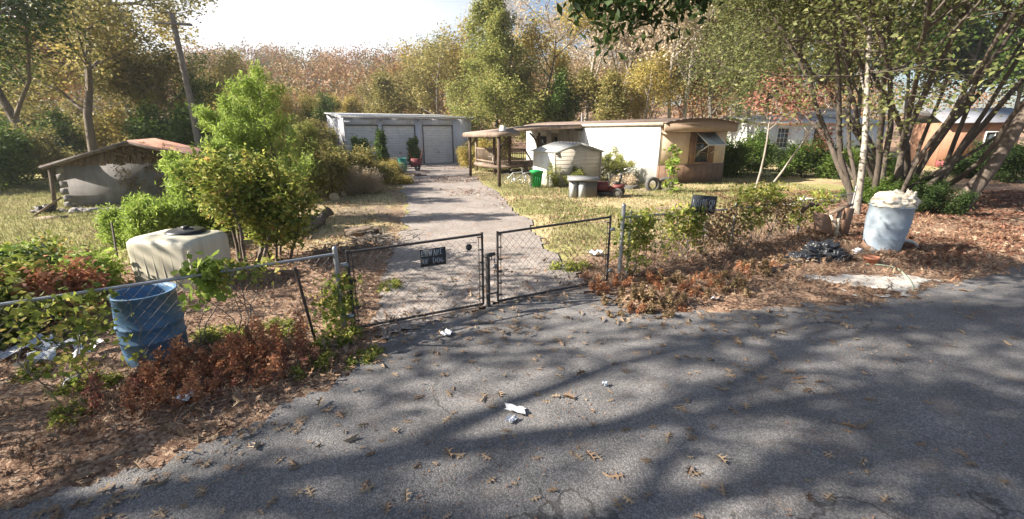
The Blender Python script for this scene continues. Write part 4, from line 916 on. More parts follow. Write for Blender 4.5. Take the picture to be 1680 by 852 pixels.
log('fallen_log','thick fallen log leaning up toward the drive behind the leafy bush',g0(484,388,.14),g0(525,362,.16),.15,seed=1)
log('fallen_log','short crooked log standing on end against the thick fallen log',g0(522,366,.12),g0(541,345,.42),.12,seed=2)
log('fallen_log','thin pale log lying left of the thick fallen log',g0(503,360,.07),g0(528,352,.07),.06,seed=3)
for k,(px,py,l) in enumerate(((549,330,'round log slice lying left in the grass beside the drive'),(564,325,'round log slice on edge, nearest the yellow shrub'),(734,9999,''))):
    if py>9000:continue
    p=at(px,py);t=empty('log_slice',(p[0],p[1],.13),0,l,'log slice','log slices beside the drive')
    Mx=rotm(1.2,0,.5+k);mb=MB();lathe(mb,[(.18,-.06),(.185,0),(.18,.06)],16,(0,0,0),Mx);mb.build('bark',M['log'],t)
    th=np.linspace(0,2*PI,17)[:-1]
    for z in(-.061,.061):
        mb=MB();mb.add(np.array([(.18*math.cos(a),.18*math.sin(a),z) for a in th])@Mx.T,[list(range(16))]);mb.build('cut_end',M['cutend'],t)
rng=np.random.RandomState(7)
pc_=at(600,398)
lbl=['longest log lying across the front of the wood pile','pale log on top of the wood pile','short log at the left end of the wood pile','bark stripped log at the back of the wood pile','thick short log at the right end of the wood pile','thin log propped on the wood pile','log half buried under the wood pile','crooked log at the near left of the wood pile']
for k in range(8):
    a=rng.uniform(-.5,.7);L_g=rng.uniform(.4,1.1);cx=pc_[0]+rng.uniform(-.55,.45);cy=pc_[1]+rng.uniform(-.25,.45);z=.07+.09*(k%3)
    r=rng.uniform(.04,.085)
    log('pile_log',lbl[k],(cx-L_g/2*math.cos(a),cy-L_g/2*math.sin(a),z),(cx+L_g/2*math.cos(a),cy+L_g/2*math.sin(a),z+rng.uniform(-.03,.12)),r,'log','logs in the wood pile',seed=20+k)
# brush twigs on the pile
def twigheap(name,label,loc,rad,n,h,m='bark_grey',seed=0,lm=.5):
    rng=np.random.RandomState(seed);mb=MB()
    for _ in range(n):
        a=rng.uniform(0,PI*2);c=rng.normal(size=2)*rad*.45;L=rng.uniform(.3,1)*lm;z=abs(rng.normal())*h*.5
        d=np.array([math.cos(a),math.sin(a),rng.normal()*.18]);p=np.array([c[0],c[1],z+.02])
        pts=[p-d*L/2,p+rng.normal(size=3)*.02,p+d*L/2];pts=[np.array([q[0],q[1],max(q[2],.01)]) for q in pts]
        tube(mb,pts,[.011,.008,.004],4,cap=False)
    o=mb.build(name,M[m],None,(loc[0],loc[1],float(gz(*loc))));return tag(o,label,'brush pile')
twigheap('brush_pile','tangle of grey twigs spilling over the wood pile',(pc_[0]+.3,pc_[1]-.1),.9,150,.22,seed=2)
p=at(560,415);twigheap('brush_pile','thin scatter of twigs near the left gate post',p,.8,60,.08,seed=5)
# barn side junk
for k,(px,py,l) in enumerate(((65,360,'grey plank leaning beside the near corner of the block outbuilding'),(75,352,'small dark heap of scrap beside the leaning plank'))):
    p=at(px,py);mb=MB()
    if k==0: beam(mb,(-.3,0,.02),(.55,.3,.62),.12,.04);beam(mb,(.1,-.1,.05),(.9,-.15,.08),.3,.08)
    else: lump(mb,(0,0,.1),(.3,.25,.18),8,20,.7,3)
    o=mb.build('scrap_plank' if k==0 else 'scrap_heap',M['wood' if k==0 else 'darkmetal'],None,(p[0],p[1],0));tag(o,l,'plank' if k==0 else 'scrap')
p=at(160,350);mb=MB()
for _ in range(16): lump(mb,(rng.uniform(-1.1,1.1),rng.uniform(-.25,.25),.06),(rng.uniform(.08,.2),rng.uniform(.08,.16),.1),rng.randint(50),10,.6,3)
o=mb.build('rubble',M['block'],None,(p[0],p[1],0));tag(o,'low line of rubble at the foot of the block outbuilding','rubble',kind='stuff')
# stakes at left behind tank
for (a,b,l) in (((199,470),(183,365,.9),'thin dark stake left of the yellowed tank'),((322,372),(308,330,.9),'thin dark stake right of the small green cedar shrub')):
    p=at(*a);q=at(b[0],b[1],b[2]);mb=MB();tube(mb,[(0,0,-.1),((q[0]-p[0]),(q[1]-p[1]),b[2])],.018,5);o=mb.build('stake',M['rustpipe'],None,(p[0],p[1],0));tag(o,l,'stake')
# right side junk: broken chair, boards, bag pile, pot
p=at(1362,398);t=empty('broken_cabinet',(p[0]+.1,p[1]+.3,0),R(20),'broken brown wooden cabinet collapsed on the verge beside the black bags','cabinet',scale=1.2)
mb=MB();box(mb,(-.12,.05,.34),(.5,.04,.42),rx=-.45,ry=.25);mb.build('back_panel',M['brown'],t)
mb=MB();slab(mb,[(.1,-.05,.62),(.78,.1,.7),(.72,.3,.62),(.08,.2,.5)],.05);mb.build('top_board',M['wood'],t)
mb=MB();box(mb,(.48,-.02,.33),(.32,.05,.6),rz=.2,ry=.12);mb.build('side_panel',M['brown'],t)
mb=MB();beam(mb,(.2,-.05,.02),(.32,.05,.6),.05,.06);beam(mb,(.28,-.1,.05),(.12,.1,.5),.05,.04);mb.build('rail',M['palewood'],t)
mb=MB();tube(mb,[(-.35,.35,.55),(-.1,.45,.66),(.12,.4,.66)],.05,7);mb.build('roll',M['darkwood'],t)
rngb=np.random.RandomState(4)
bags=[(1352,424,.34,.2,'large crumpled black bag heap in front of the broken cabinet'),(1322,432,.26,.12,'flattened black bag trailing left of the bag heap'),(1378,432,.22,.13,'small shiny black bag at the right of the heap')]
for px,py,s,h,l in bags:
    p=at(px,py);mb=MB();lump(mb,(0,0,h*.3),(s*1.25,s*.8,h),px%17,44,1.0,4.2);o=mb.build('trash_bag',M['bag'],None,(p[0],p[1]+.12,0));tag(o,l,'bag','black trash bags on the verge')
p=at(1427,437);t=empty('flower_pot',(p[0],p[1],0),0,'terracotta coloured flower pot on the verge in front of the tall drum','flower pot')
mb=MB();lathe(mb,[(0,0),(.095,0),(.125,.16),(.14,.16),(.145,.2),(.125,.2),(.11,.14),(0,.13)],20);mb.build('pot_body',M['clay'],t,smooth=False)
mb=MB();lathe(mb,[(0,.165),(.112,.165)],16);mb.build('soil',M['barnboard'],t)
p=at(1407,419);mb=MB();lump(mb,(0,0,.06),(.1,.09,.1),5,18,.6,3);o=mb.build('litter_ball',M['paper'],None,(p[0],p[1],0));tag(o,'balled white wrapper between the black bags and flower pot','wrapper')
p=at(1415,415);t=MB();lathe(t,[(0,0),(.12,0),(.15,.2),(.14,.2),(.11,.03),(0,.02)],18,M=rotm(.5,.2,0));o=t.build('small_brown_tub',M['brown'],None,(p[0]+.1,p[1]+.1,.05));tag(o,'small brown tub tipped against the foot of the tall drum','tub')
# hoses
def gp(px,py,z=.02):a=at(px,py);return (a[0],a[1],float(gz(*a))+z)
def curve(pts,n=8):
    P=np.array(pts);o=[]
    for i in range(len(P)-1):
        p0=P[max(i-1,0)];p1=P[i];p2=P[i+1];p3=P[min(i+2,len(P)-1)]
        for k in range(n):
            t_=k/n;o.append(.5*((2*p1)+(-p0+p2)*t_+(2*p0-5*p1+4*p2-p3)*t_**2+(-p0+3*p1-3*p2+p3)*t_**3))
    o.append(P[-1]);return np.array(o)
def ground_tube(name,label,cat,pix,r,m,z=.02):
    P=curve([gp(a,b,z) for a,b in pix]);o0=P[0].copy();mb=MB();tube(mb,P-o0,r,7);o=mb.build(name,M[m],None,tuple(o0),smooth=True);tag(o,label,cat)
ground_tube('garden_hose','pale green hose curving over the gravel in front of the tall drum','hose',[(1420,438),(1445,441),(1470,448),(1488,458),(1497,470),(1499,478)],.016,'hose')
p=(8.55,9.75);mb=MB();tube(mb,curve([(0,0,.12),(.3,.05,.2),(.55,.02,.16),(.68,-.02,.02)]),.04,8);o=mb.build('corrugated_pipe',M['whitepipe'],None,(p[0],p[1]+.15,0),smooth=True);tag(o,'short white pipe bending out from behind the tall drum','pipe')
# white boards on the ground right
for k,(px,py,w_,d_,a,l) in enumerate(((1300,340,1.7,.55,.15,'long pale board lying behind the right fence'),(1338,334,1.3,.35,-.25,'narrower pale board overlapping the long pale board'))):
    p=at(px,py);mb=MB();box(mb,(0,0,.05+.05*k),(w_,d_,.045),rz=a,rx=.03);o=mb.build('pale_board',M['whitepipe'],None,(p[0],p[1],float(gz(*p))));tag(o,l,'board','pale boards behind the right fence')
p=at(1160,398);mb=MB();tube(mb,[(0,0,-.05),(-.03,.02,.2),(-.08,.02,.47)],[.1,.085,.07],9);o=mb.build('pale_stump',M['bark_pale'],None,(p[0],p[1],0));tag(o,'short pale broken stump behind the right fence below the notice board','stump')
for k,(px,py,l,s) in enumerate(((1192,302,'flat white scrap in the shade at the right end of the mobile home',.3),)):
    p=at(px,py);mb=MB();box(mb,(0,0,.04),(s*1.5,s,.02));o=mb.build('scrap_sheet',M['whitepipe'],None,(p[0],p[1],0));tag(o,l,'scrap')
for k,(px,py,l) in enumerate(((848,372,'white crumpled wrapper'),)): pass
# kerb-like dark pipe / edging right verge
ground_tube('edging_timber','weathered grey timber lying along the verge left of the black bags','timber',[(1262,452),(1290,442),(1318,432)],.05,'wood',.03)
# gravel pad
GPC=at(1432,466)
def gp_in(x,y): return 1-np.hypot((x-GPC[0])/.95,(y-GPC[1])/.5)+1.5*(fbm(x*2.2,y*2.2)-.5)
def _gp():
    xs=np.arange(GPC[0]-1.8,GPC[0]+1.8,.06);ys=np.arange(GPC[1]-1.4,GPC[1]+1.4,.06);X,Y=np.meshgrid(xs,ys)
    ok=gp_in(X,Y)>0;q=ok[:-1,:-1]&ok[1:,:-1]&ok[:-1,1:]&ok[1:,1:];nx=len(xs);i,j=np.nonzero(q);k=i*nx+j
    F=np.stack([k,k+1,k+nx+1,k+nx],-1);u,inv=np.unique(F,return_inverse=True)
    P=np.stack([X,Y,np.maximum(gz(X,Y),.004)+.008],-1).reshape(-1,3)[u];b=MB();b.add(P,inv.reshape(-1,4));tag(b.build('gravel_patch',M['concrete'],smooth=True),kind='structure')
_gp()
def blob(px,py,rx_,ry_,seed,z,name,m):
    c=at(px,py);a=np.linspace(0,2*PI,60)[:-1];r=1+.35*(fbm(np.cos(a)*2+seed,np.sin(a)*2+seed)-.5)*2
    return c,[(rx_*q*math.cos(t_),ry_*q*math.sin(t_)) for q,t_ in zip(r,a)]
# papers
def paper(label,px,py,w_,h_,seed,m='paper',grp=None,fold=.04):
    p=at(px,py);rng=np.random.RandomState(seed);n=7;xs_=np.linspace(-.5,.5,n);X_,Y_=np.meshgrid(xs_,xs_)
    Z_=fold*np.abs(np.sin(X_*5+seed))+rng.rand(n,n)*fold*.5+.01
    sk=.3*math.sin(seed);V=np.stack([X_*w_+Y_*sk*w_,Y_*h_+.15*w_*np.sin(X_*6),Z_],-1).reshape(-1,3)
    F=[[i*n+j,i*n+j+1,(i+1)*n+j+1,(i+1)*n+j] for i in range(n-1) for j in range(n-1) if not (i+j<1 or i+j>2*n-5)]
    mb=MB();mb.add(V,F);o=mb.build('paper_scrap',M[m],None,(p[0],p[1],max(.0,float(gz(*p)))),rz=seed*1.3);tag(o,label,'litter',grp)
paper('crumpled white paper towel lying on the shaded asphalt',845,677,.13,.2,1)
paper('smaller torn white scrap touching the crumpled paper on the asphalt',838,694,.07,.1,2)
paper('white splat-like scrap on the drive just outside the gates',734,551,.15,.14,3)
paper('tiny pale scrap on the road to the right of the paper towel',992,635,.05,.06,4)
paper('white crumpled wrapper in the weeds inside the right gate',975,424,.25,.2,5,fold=.08)
paper('pale wrapper in the leaf litter below the blue drum',312,664,.16,.14,6,fold=.07)
paper('white wrapper on the leafy verge right of the gate weeds',1172,497,.12,.1,7)
for k,(px,py,w_) in enumerate(((30,590,.5),(75,600,.4),(110,583,.45),(150,592,.3),(55,572,.35),(125,640,.15))):
    paper(['long torn plastic sheet at the far left under the fence','torn plastic sheet second from the left under the fence','grey white plastic sheet between the torn sheets and blue drum','small plastic sheet nearest the blue drum','torn plastic strip against the fence foot at far left','small pale wrapper in the weeds in front of the torn plastic'][k],px,py,w_,w_*.5,10+k,'paper','torn plastic under the left fence',.1)
# ================================================================ vegetation
def pos(px,Yd,py=240):
    v=(426-py)/FPX;k=((px-840)/FPX)/(CP+SP*v);return (k*Yd,Yd)
def remat(t,lm=None,bm=None):
    for ch in t.children:
        m=lm if ch.name.startswith('crown') or ch.name.startswith('foliage') else bm
        if m: ch.material_slots[0].link='OBJECT';ch.material_slots[0].material=M[m]
P_decid=P_();P_spread=P_(kids=[8,6,4],ang=[58,48,45],t0=[.28,.25,.2],ratio=[.6,.5,.5])
P_bare=P_(levels=5,seg=[8,6,5,4,3],wander=[.07,.13,.18,.22,.25],trop=[.03,.05,.03,.01,0],tip=[.3]*5,kids=[7,5,4,3],t0=[.3,.25,.2,.2],ang=[42,42,42,45],ratio=[.6,.55,.5,.5],rr=[.5,.5,.5,.5],fall=[.3,.3,.3,.3],leaf_from=3,anch=[0,0,0,2,3])
# cone tree
Pc=P_(levels=3,seg=[10,5,3],wander=[.02,.08,.2],trop=[.02,.015,0],tip=[.12,.25,.3],kids=[80,8],t0=[.10,.2],ang=[76,50],ratio=[.36,.42],rr=[.16,.5],fall=[.88,.4],leaf_from=1,anch=[0,5,3],minr=.003,leaf_t=.25)
make_tree('conical_tree',pos(815,42),'tall cone shaped yellow green tree rising between the garage and the porch','tree',None,11,13.9,.2,Pc,20,.26,.2,'lf_cone','bark',lump=.5)
# background deciduous prototypes
rng=np.random.RandomState(3)
protos={}
def proto(key,*a,**k):
    t=make_tree(*a,**k);protos[key]=t;return t
proto('d0','broadleaf_tree',pos(650,56),'olive brown tree directly behind the left half of the garage roof','tree','trees behind the garage',21,7.2,.18,P_decid,26,.42,.24,'lf_olive','bark')
proto('d1','broadleaf_tree',pos(722,52),'tallest thin leaved olive tree behind the right end of the garage','tree','trees behind the garage',22,9.3,.18,P_spread,14,.45,.22,'lf_olive','bark_grey')
proto('y0','broadleaf_tree',pos(880,45),'orange yellow leaved tree just right of the cone shaped tree','tree','trees behind the mobile home',23,11,.16,P_decid,18,.42,.22,'lf_yellow','bark')
proto('t0','pale_tree',pos(955,48),'pink tan half bare tree rising above the left end of the mobile home','tree','trees behind the mobile home',24,17,.24,P_bare,7,.42,.22,'lf_tan','bark_pale',sides=(8,5,4,3,3))
proto('t1','pale_tree',pos(1110,40),'pale half bare tree with forked trunk behind the right end of the mobile home','tree','trees behind the mobile home',25,15,.22,P_bare,7,.42,.2,'lf_tan','bark_pale',stems=2,base_spread=.5,sides=(8,5,4,3,3))
def put(key,px,Yd,sc_,label,rz,lm=None,bm=None,group='trees behind the mobile home',name=None):
    x,y=pos(px,Yd);s=protos[key];t=copy_thing(s,(x,y,float(gz(x,y))),rz,sc_,label,group)
    if name:t.name=name
    if lm or bm:remat(t,lm,bm)
    return t
B='trees behind the garage'
put('d0',575,58,.72,'rounded yellow green tree behind the left corner of the garage',1,'lf_yellow',None,B)
put('d1',615,62,.66,'dull olive tree between the yellow green tree and the garage centre',2,'lf_olive',None,B)
put('d0',690,60,1.1,'rust brown tree behind the middle of the garage roof',3,'lf_rust',None,B)
put('d1',752,56,1.15,'yellowing tree wedged between garage end and cone shaped tree',4.5,'lf_yellow',None,B)
put('d0',530,54,.7,'dense green tree left of the garage roof corner',5,'lf_green',None,B)
put('d1',480,50,.58,'loose yellow tree above the bright green shrubs left of the garage',1.5,'lf_yellow',None,B)
put('d0',430,52,.85,'golden tree behind the dark dead trunk',2.5,'lf_yellow',None,B)
put('d1',395,46,.8,'olive tree at the right of the utility pole',.5,'lf_olive',None,B)
put('t0',905,56,1.0,'half bare pinkish tree farthest back right of the orange yellow tree',2.2)
put('t1',1010,50,1.05,'pale half bare tree over the middle of the mobile home roof',1.2)
put('t0',1050,44,.95,'tan leaved tree leaning over the mobile home vent',4.2)
put('d1',1165,42,1.3,'dense olive tree behind the right corner of the mobile home',3.3,'lf_olive')
put('d0',930,42,.8,'dark green bushy tree directly behind the porch roof',3.9,'lf_green')
put('d0',985,40,.8,'olive bushy tree behind the mobile home roof edge',.7,'lf_olive')
put('d1',1060,39,.7,'yellow green low tree behind the mobile home roof',5.7,'lf_yellow')
put('t1',1215,46,1.15,'pale twiggy tree between the mobile home and the white house',.3)
put('d0',1240,52,1.7,'tall green tree behind the left end of the white house',2.9,'lf_green')
put('d0',868,46,.7,'low brown leaved tree behind the porch bucket',2.0,'lf_yellow')
put('d1',1320,60,1.8,'tall olive tree over the middle of the white house',1.9,'lf_olive')
put('d0',1400,58,1.9,'tall green tree over the right half of the white house',4.9,'lf_green')
put('d1',1480,62,1.6,'broad olive tree far behind the many-stemmed trees',3.0,'lf_olive')
put('d0',1560,56,1.9,'green tree far behind the orange brown cabin',.9,'lf_green')
put('d1',1650,55,1.5,'dark green tree at far right behind the cabin',2.4,'lf_dark')
put('d0',1120,55,1.7,'tall olive tree far behind the forked pale tree',5.1,'lf_olive')
put('d0',1040,60,1.7,'tall yellowish tree far behind the roof vent',1.1,'lf_tan')
# left trees behind the outbuilding
L='trees behind the block outbuilding'
make_tree('oak_tree',pos(70,26),'leaning dark trunked oak behind the left end of the block outbuilding','tree',L,31,11,.26,P_spread,22,.42,.20,'lf_green','bark',lean=(-.25,0))
make_tree('oak_tree',pos(150,31),'straight dark trunked oak behind the outbuilding roof','tree',L,32,13,.28,P_spread,22,.45,.22,'lf_olive','bark')
for k,(px,Yd,s,lm,l) in enumerate(((-10,22,1.1,'lf_dark','dark green tree at the far left edge'),(20,42,1.25,'lf_olive','olive tree far behind the leaning oak'),(210,40,1.2,'lf_yellow','yellowish tree above the outbuilding ridge'),(262,38,.95,'lf_olive','olive tree left of the utility pole'),(325,42,.72,'lf_green','green tree right of the utility pole'),(110,50,1.5,'lf_rust','rust coloured tree far behind the straight oak'),(350,58,.8,'lf_rust','rust leaved tree under the hill crest'))):
    put('d0' if k%2 else 'd1',px,Yd,s,l,k*1.3,lm,None,L)
# shade casting trees standing left of the frame
S_='trees along the road left of the view'
proto('s0','shade_tree',(-12.2,1.2),'open crowned roadside tree nearest the camera on the left','tree',S_,41,10.5,.24,P_(kids=[7,5,4],t0=[.4,.3,.2],ang=[55,48,45]),7,.4,.17,'lf_green','bark') if False else None
P_cast=P_(kids=[7,4,3],ang=[58,48,45],t0=[.3,.25,.2],ratio=[.6,.45,.45])
def shade(x,y,H,seed,label,per=8,lm='lf_green',P=P_cast,name='shade_tree',grp=S_):
    return make_tree(name,(x,y),label,'tree',grp,seed,H,.24,P,int(per*2.8),.42,.19,lm,'bark')
shade(-12.3,.6,11,41,'open crowned roadside tree nearest the road on the left',10)
shade(-10.5,-3.2,12,42,'tall roadside tree beyond the road left of the camera',11)
shade(-17,-1.0,14,43,'taller roadside tree farther left along the verge',11)
shade(-19.5,-7,14,44,'roadside tree behind the camera on the left',10)
shade(-8.5,-7.5,12.5,45,'roadside tree directly left of and behind the camera',10)
# right-hand clump
Pm=P_(levels=4,seg=[12,6,4,3],wander=[.11,.14,.2,.25],trop=[.02,.05,.02,0],kids=[8,5,4],t0=[.5,.25,.2],ang=[45,48,45],ratio=[.36,.5,.5],splay=.6,leaf_from=2,anch=[0,0,3,3])
R_='many-stemmed trees beside the road'
make_tree('many_stemmed_tree',(13.3,16.4),'many-stemmed dark trunked tree directly behind the tall blue drum','tree',R_,51,12,.095,Pm,9,.34,.12,'lf_canopy','bark_shaded',stems=11,base_spread=.85)
make_tree('many_stemmed_tree',(15.6,17.8),'many-stemmed tree with wide leaning trunks right of the tall blue drum','tree',R_,52,12.5,.10,Pm,9,.34,.12,'lf_canopy','bark_shaded',stems=10,base_spread=.9)
make_tree('pale_trunk_tree',(10.75,13.9),'pale barked slim tree at the end of the right fence','tree',None,53,8.5,.10,P_(kids=[8,5,4],t0=[.42,.25,.2],ang=[52,45,45],wander=[.05,.15,.2,.25]),10,.36,.14,'lf_canopy','bark_pale',lean=(.0,.02))
make_tree('leaning_tree',(15.2,15.3),'thick leaning trunk tree at the far right of the verge','tree',None,54,12,.22,P_(t0=[.4,.25,.2],trop=[.01,.04,0,0],kids=[8,6,4]),9,.42,.15,'lf_canopy','bark',lean=(.75,.1))
make_tree('red_leaf_tree',pos(1250,18.5),'small red leaved tree with thin arching stems left of the white house','tree',None,55,5.0,.05,P_(kids=[4,4,4],t0=[.6,.25,.2],ang=[60,50,45],ratio=[.3,.5,.5]),4,.16,.11,'lf_red','bark_pale',lean=(.28,0),stems=2,base_spread=.3)
# oak whose limb hangs into the top of the view
rg=np.random.RandomState(77)
ok=empty('overhanging_oak',(13.5,9.6,0),0,'large roadside oak whose dark leafy limb hangs into the top of the view','tree')
out={'b':[],'a':[]}
Po=P_(levels=3,seg=[6,5,3],wander=[.08,.2,.25],trop=[-.02,-.05,-.05],tip=[.3,.3,.3],kids=[16,5],t0=[.45,.2],ang=[55,45],ratio=[.18,.5],rr=[.3,.5],fall=[.2,.2],leaf_from=1,anch=[0,3,3])
tb=MB();tube(tb,[(0,0,-.2),(.1,0,2.5),(0,-.1,5),(-.3,-.1,7),(-.2,0,9.5)],[.42,.34,.3,.24,.1],12,cap=False)
limb=curve([(-.1,-.1,5.0),(-3,-.8,6.3),(-6.5,-1.5,6.4),(-9.4,-2.0,5.6),(-11.9,-2.4,4.75)],6);tube(tb,limb,np.linspace(.16,.02,len(limb)),8,cap=False)
for k,q in enumerate(limb[8:]):
    if k<6 and k%2: continue
    for s in range(3 if k>12 else (1 if k%4==0 else 0)):
        d=np.array([rg.normal()*.6,rg.normal()*.7,rg.normal()*.35-.12 if k>6 else .6+.3*rg.rand()])
        grow(rg,q,d,rg.uniform(.5,1.0) if k>6 else rg.uniform(1,1.8),.02,1,Po,out)
for k in range(14):
    a=k*2.4;z=5.2+k*.33
    d=np.array([math.cos(a),math.sin(a),.35]);grow(rg,(-.1,0,z),d,rg.uniform(2.6,4.6),.09,0,P_(levels=3,kids=[7,5],ratio=[.45,.5],t0=[.3,.2],leaf_from=1,anch=[0,3,3]),out)
for pts,rr,l in out['b']: tube(tb,pts,rr,5 if l==0 else 4,cap=False)
tb.build('trunk',M['bark'],ok,smooth=True)
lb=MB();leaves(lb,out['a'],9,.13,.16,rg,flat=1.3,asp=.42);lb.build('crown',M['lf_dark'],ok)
# hillside wood: one far-off mass
rh=np.random.RandomState(9);hb=MB();tb=MB();cnt=0
A=[];
while cnt<620:
    x=rh.uniform(-150,90);y=rh.uniform(66,175)
    if x/y>.25 and rh.rand()<.6: continue
    if y<95 and rh.rand()<.3: continue
    H=rh.uniform(7.5,12);r=H*rh.uniform(.28,.4);z=float(gz(x,y));n=int(560 if y<120 else 420)
    d=rh.normal(size=(n,3));d/=np.linalg.norm(d,axis=1)[:,None];rad=.62+.38*rh.rand(n)**.7
    k=1+.5*(fbm(d[:,0]*2+cnt,d[:,1]*2+d[:,2]*2,2)-.5)*2
    P=np.array([x,y,z+H*.6])+d*(rad*k)[:,None]*np.array([r,r,H*.43])
    s=.42 if y<120 else .5
    dd=rh.normal(size=(n,3));dd/=np.linalg.norm(dd,axis=1)[:,None];u=rh.normal(size=(n,3));ss=np.cross(dd,u);ss/=np.linalg.norm(ss,axis=1)[:,None]
    L_=s*(.6+.8*rh.rand(n))[:,None]
    V=np.stack([P-dd*L_*.5,P+ss*L_*.35,P+dd*L_*.5,P-ss*L_*.35],1).reshape(-1,3)
    hue=np.clip(vnoise(x*.07+3,y*.07)*.7+rh.rand()*.5-.1,0,1)
    hb.add(V,np.arange(n*4).reshape(-1,4),np.clip(hue+rh.normal(size=n)*.06,0,1))
    if y<130: tube(tb,[(x,y,z-.3),(x+rh.normal()*.3,y,z+H*.35),(x+rh.normal()*.6,y,z+H*.75)],[.16,.12,.05],4,cap=False)
    cnt+=1
o=hb.build('hillside_wood',M['lf_hill'],None);tag(o,'mass of autumn coloured trees covering the far hill','wood',kind='stuff')
o=tb.build('hillside_trunks',M['bark_grey'],None);tag(o,'many thin grey trunks showing in the far hillside wood','trunks',kind='stuff')
# ---------------------------------------------------------------- shrubs
Pb=P_(levels=3,seg=[5,4,3],wander=[.14,.2,.25],trop=[.04,.03,0],tip=[.3]*3,kids=[7,5],t0=[.15,.15],ang=[38,42],ratio=[.5,.5],rr=[.5,.5],fall=[.3,.3],leaf_from=0,anch=[3,3,3],splay=.75)
def shrub(name,loc,label,seed,H,stems,per,spread,size,lm,group=None,bm='bark',P=Pb,cat='shrub',bs=.3,**kw):
    tb,lb,_=tree_meshes(seed,H,(.022*H if name.startswith('vine_cov') else max(.012*H,.008)),P,per,spread,size,stems=stems,base_spread=bs,**kw)
    t=empty(name,(loc[0],loc[1],float(gz(*loc))),0,label,cat,group)
    tb.build('stems',M[bm],t,smooth=True);lb.build('foliage',M[lm],t);return t
# vine-wrapped bush left (foreground)
vb=at(406,441)
shrub('vine_covered_bush',(vb[0],vb[1]+.1),'big leafy bush with bare forked stems and yellowing vines beside the tank',61,2.2,6,5,.11,.10,'lf_vine',P=P_(levels=3,seg=[7,4,3],wander=[.1,.2,.25],trop=[.05,.03,0],tip=[.35]*3,kids=[13,5],t0=[.44,.15],ang=[45,45],ratio=[.2,.5],rr=[.5,.5],fall=[.2,.3],leaf_from=1,anch=[0,3,3],splay=.26),bs=.2,lean=(.12,.05))
shrub('vine_covered_bush',(vb[0]+.35,vb[1]+.6),'darker half of the leafy bush leaning toward the drive',62,1.5,4,5,.12,.10,'lf_vine',P=P_(levels=3,seg=[7,4,3],wander=[.1,.2,.25],trop=[.05,.03,0],tip=[.35]*3,kids=[9,5],t0=[.3,.15],ang=[45,45],ratio=[.2,.5],rr=[.5,.5],fall=[.2,.3],leaf_from=1,anch=[0,3,3],splay=.26),bs=.2,lean=(.12,.05))
# feathery bright green cedars
Pf=P_(levels=3,seg=[8,5,3],wander=[.05,.12,.2],trop=[.03,.12,.05],tip=[.15,.25,.3],kids=[30,7],t0=[.06,.15],ang=[62,38],ratio=[.36,.42],rr=[.25,.5],fall=[.6,.3],leaf_from=1,anch=[0,5,4],minr=.002,leaf_t=.15)
def cedar(name,loc,label,seed,H,per=7,size=.10,lm='lf_bright',group=None,stems=1,**k):
    tb,lb,_=tree_meshes(seed,H,.03*H**.7,Pf,per,.09,size,stems=stems,base_spread=.25,asp=.22,flat=1.2,**k)
    t=empty(name,(loc[0],loc[1],float(gz(*loc))),0,label,'shrub' if H<3 else 'tree',group);tb.build('stems',M['bark'],t);lb.build('foliage',M[lm],t);return t
cg='bright feathery evergreens left of the drive'
cedar('feathery_evergreen',pos(452,13.5),'tallest bright feathery evergreen behind the vine covered bush',71,4.0,9,.13,group=cg)
cedar('feathery_evergreen',pos(372,12.5),'bright feathery evergreen just left of the vine covered bush',72,3.2,9,.13,group=cg)
cedar('feathery_evergreen',pos(330,11.2),'low spreading feathery evergreen beside the outbuilding',73,2.3,9,.12,group=cg,stems=3)
cedar('feathery_evergreen',pos(410,16),'feathery evergreen set back between the two taller ones',74,3.9,9,.13,'lf_bright',group=cg)
cedar('feathery_evergreen',pos(495,17),'feathery evergreen nearest the drive',75,2.6,8,.13,'lf_cone',group=cg)
cedar('feathery_evergreen',pos(262,9.9,380),'low feathery green shrub right behind the water tank',76,1.15,9,.11,group=cg,stems=5)
cedar('feathery_evergreen',pos(222,10.3,380),'small feathery shrub at the left of the water tank',77,.8,9,.10,group=cg,stems=4)
# shrub prototypes
SP_={}
SP_['a']=shrub('leafy_shrub',pos(560,20),'olive shrub left of the drive behind the cut log slices',81,1.6,9,16,.15,.10,'lf_olive','shrubs left of the drive',bs=.5)
SP_['b']=shrub('leafy_shrub',pos(616,23),'fluffy straw yellow shrub at the drive edge',82,1.0,12,26,.12,.08,'lf_yellow','shrubs left of the drive',bs=.5,asp=.3)
SP_['c']=shrub('leafy_shrub',pos(588,32),'dark upright leafy shrub in front of the first garage door',83,1.9,4,14,.14,.15,'lf_green','shrubs against the garage',P=P_(levels=3,seg=[6,4,3],wander=[.06,.2,.25],trop=[.1,.03,0],tip=[.3]*3,kids=[9,4],t0=[.1,.15],ang=[50,42],ratio=[.25,.5],rr=[.5,.5],fall=[.6,.3],leaf_from=0,anch=[3,3,3],splay=.12),bs=.2)
def putS(key,px,Yd,s,label,rz,lm=None,group='shrubs left of the drive',py=280,sz=None):
    x,y=pos(px,Yd,py);t=copy_thing(SP_[key],(x,y,float(gz(x,y))),rz,(s,s,sz or s),label,group)
    if lm:
        for ch in t.children:
            if ch.name.startswith('foliage'): ch.material_slots[0].link='OBJECT';ch.material_slots[0].material=M[lm]
    return t
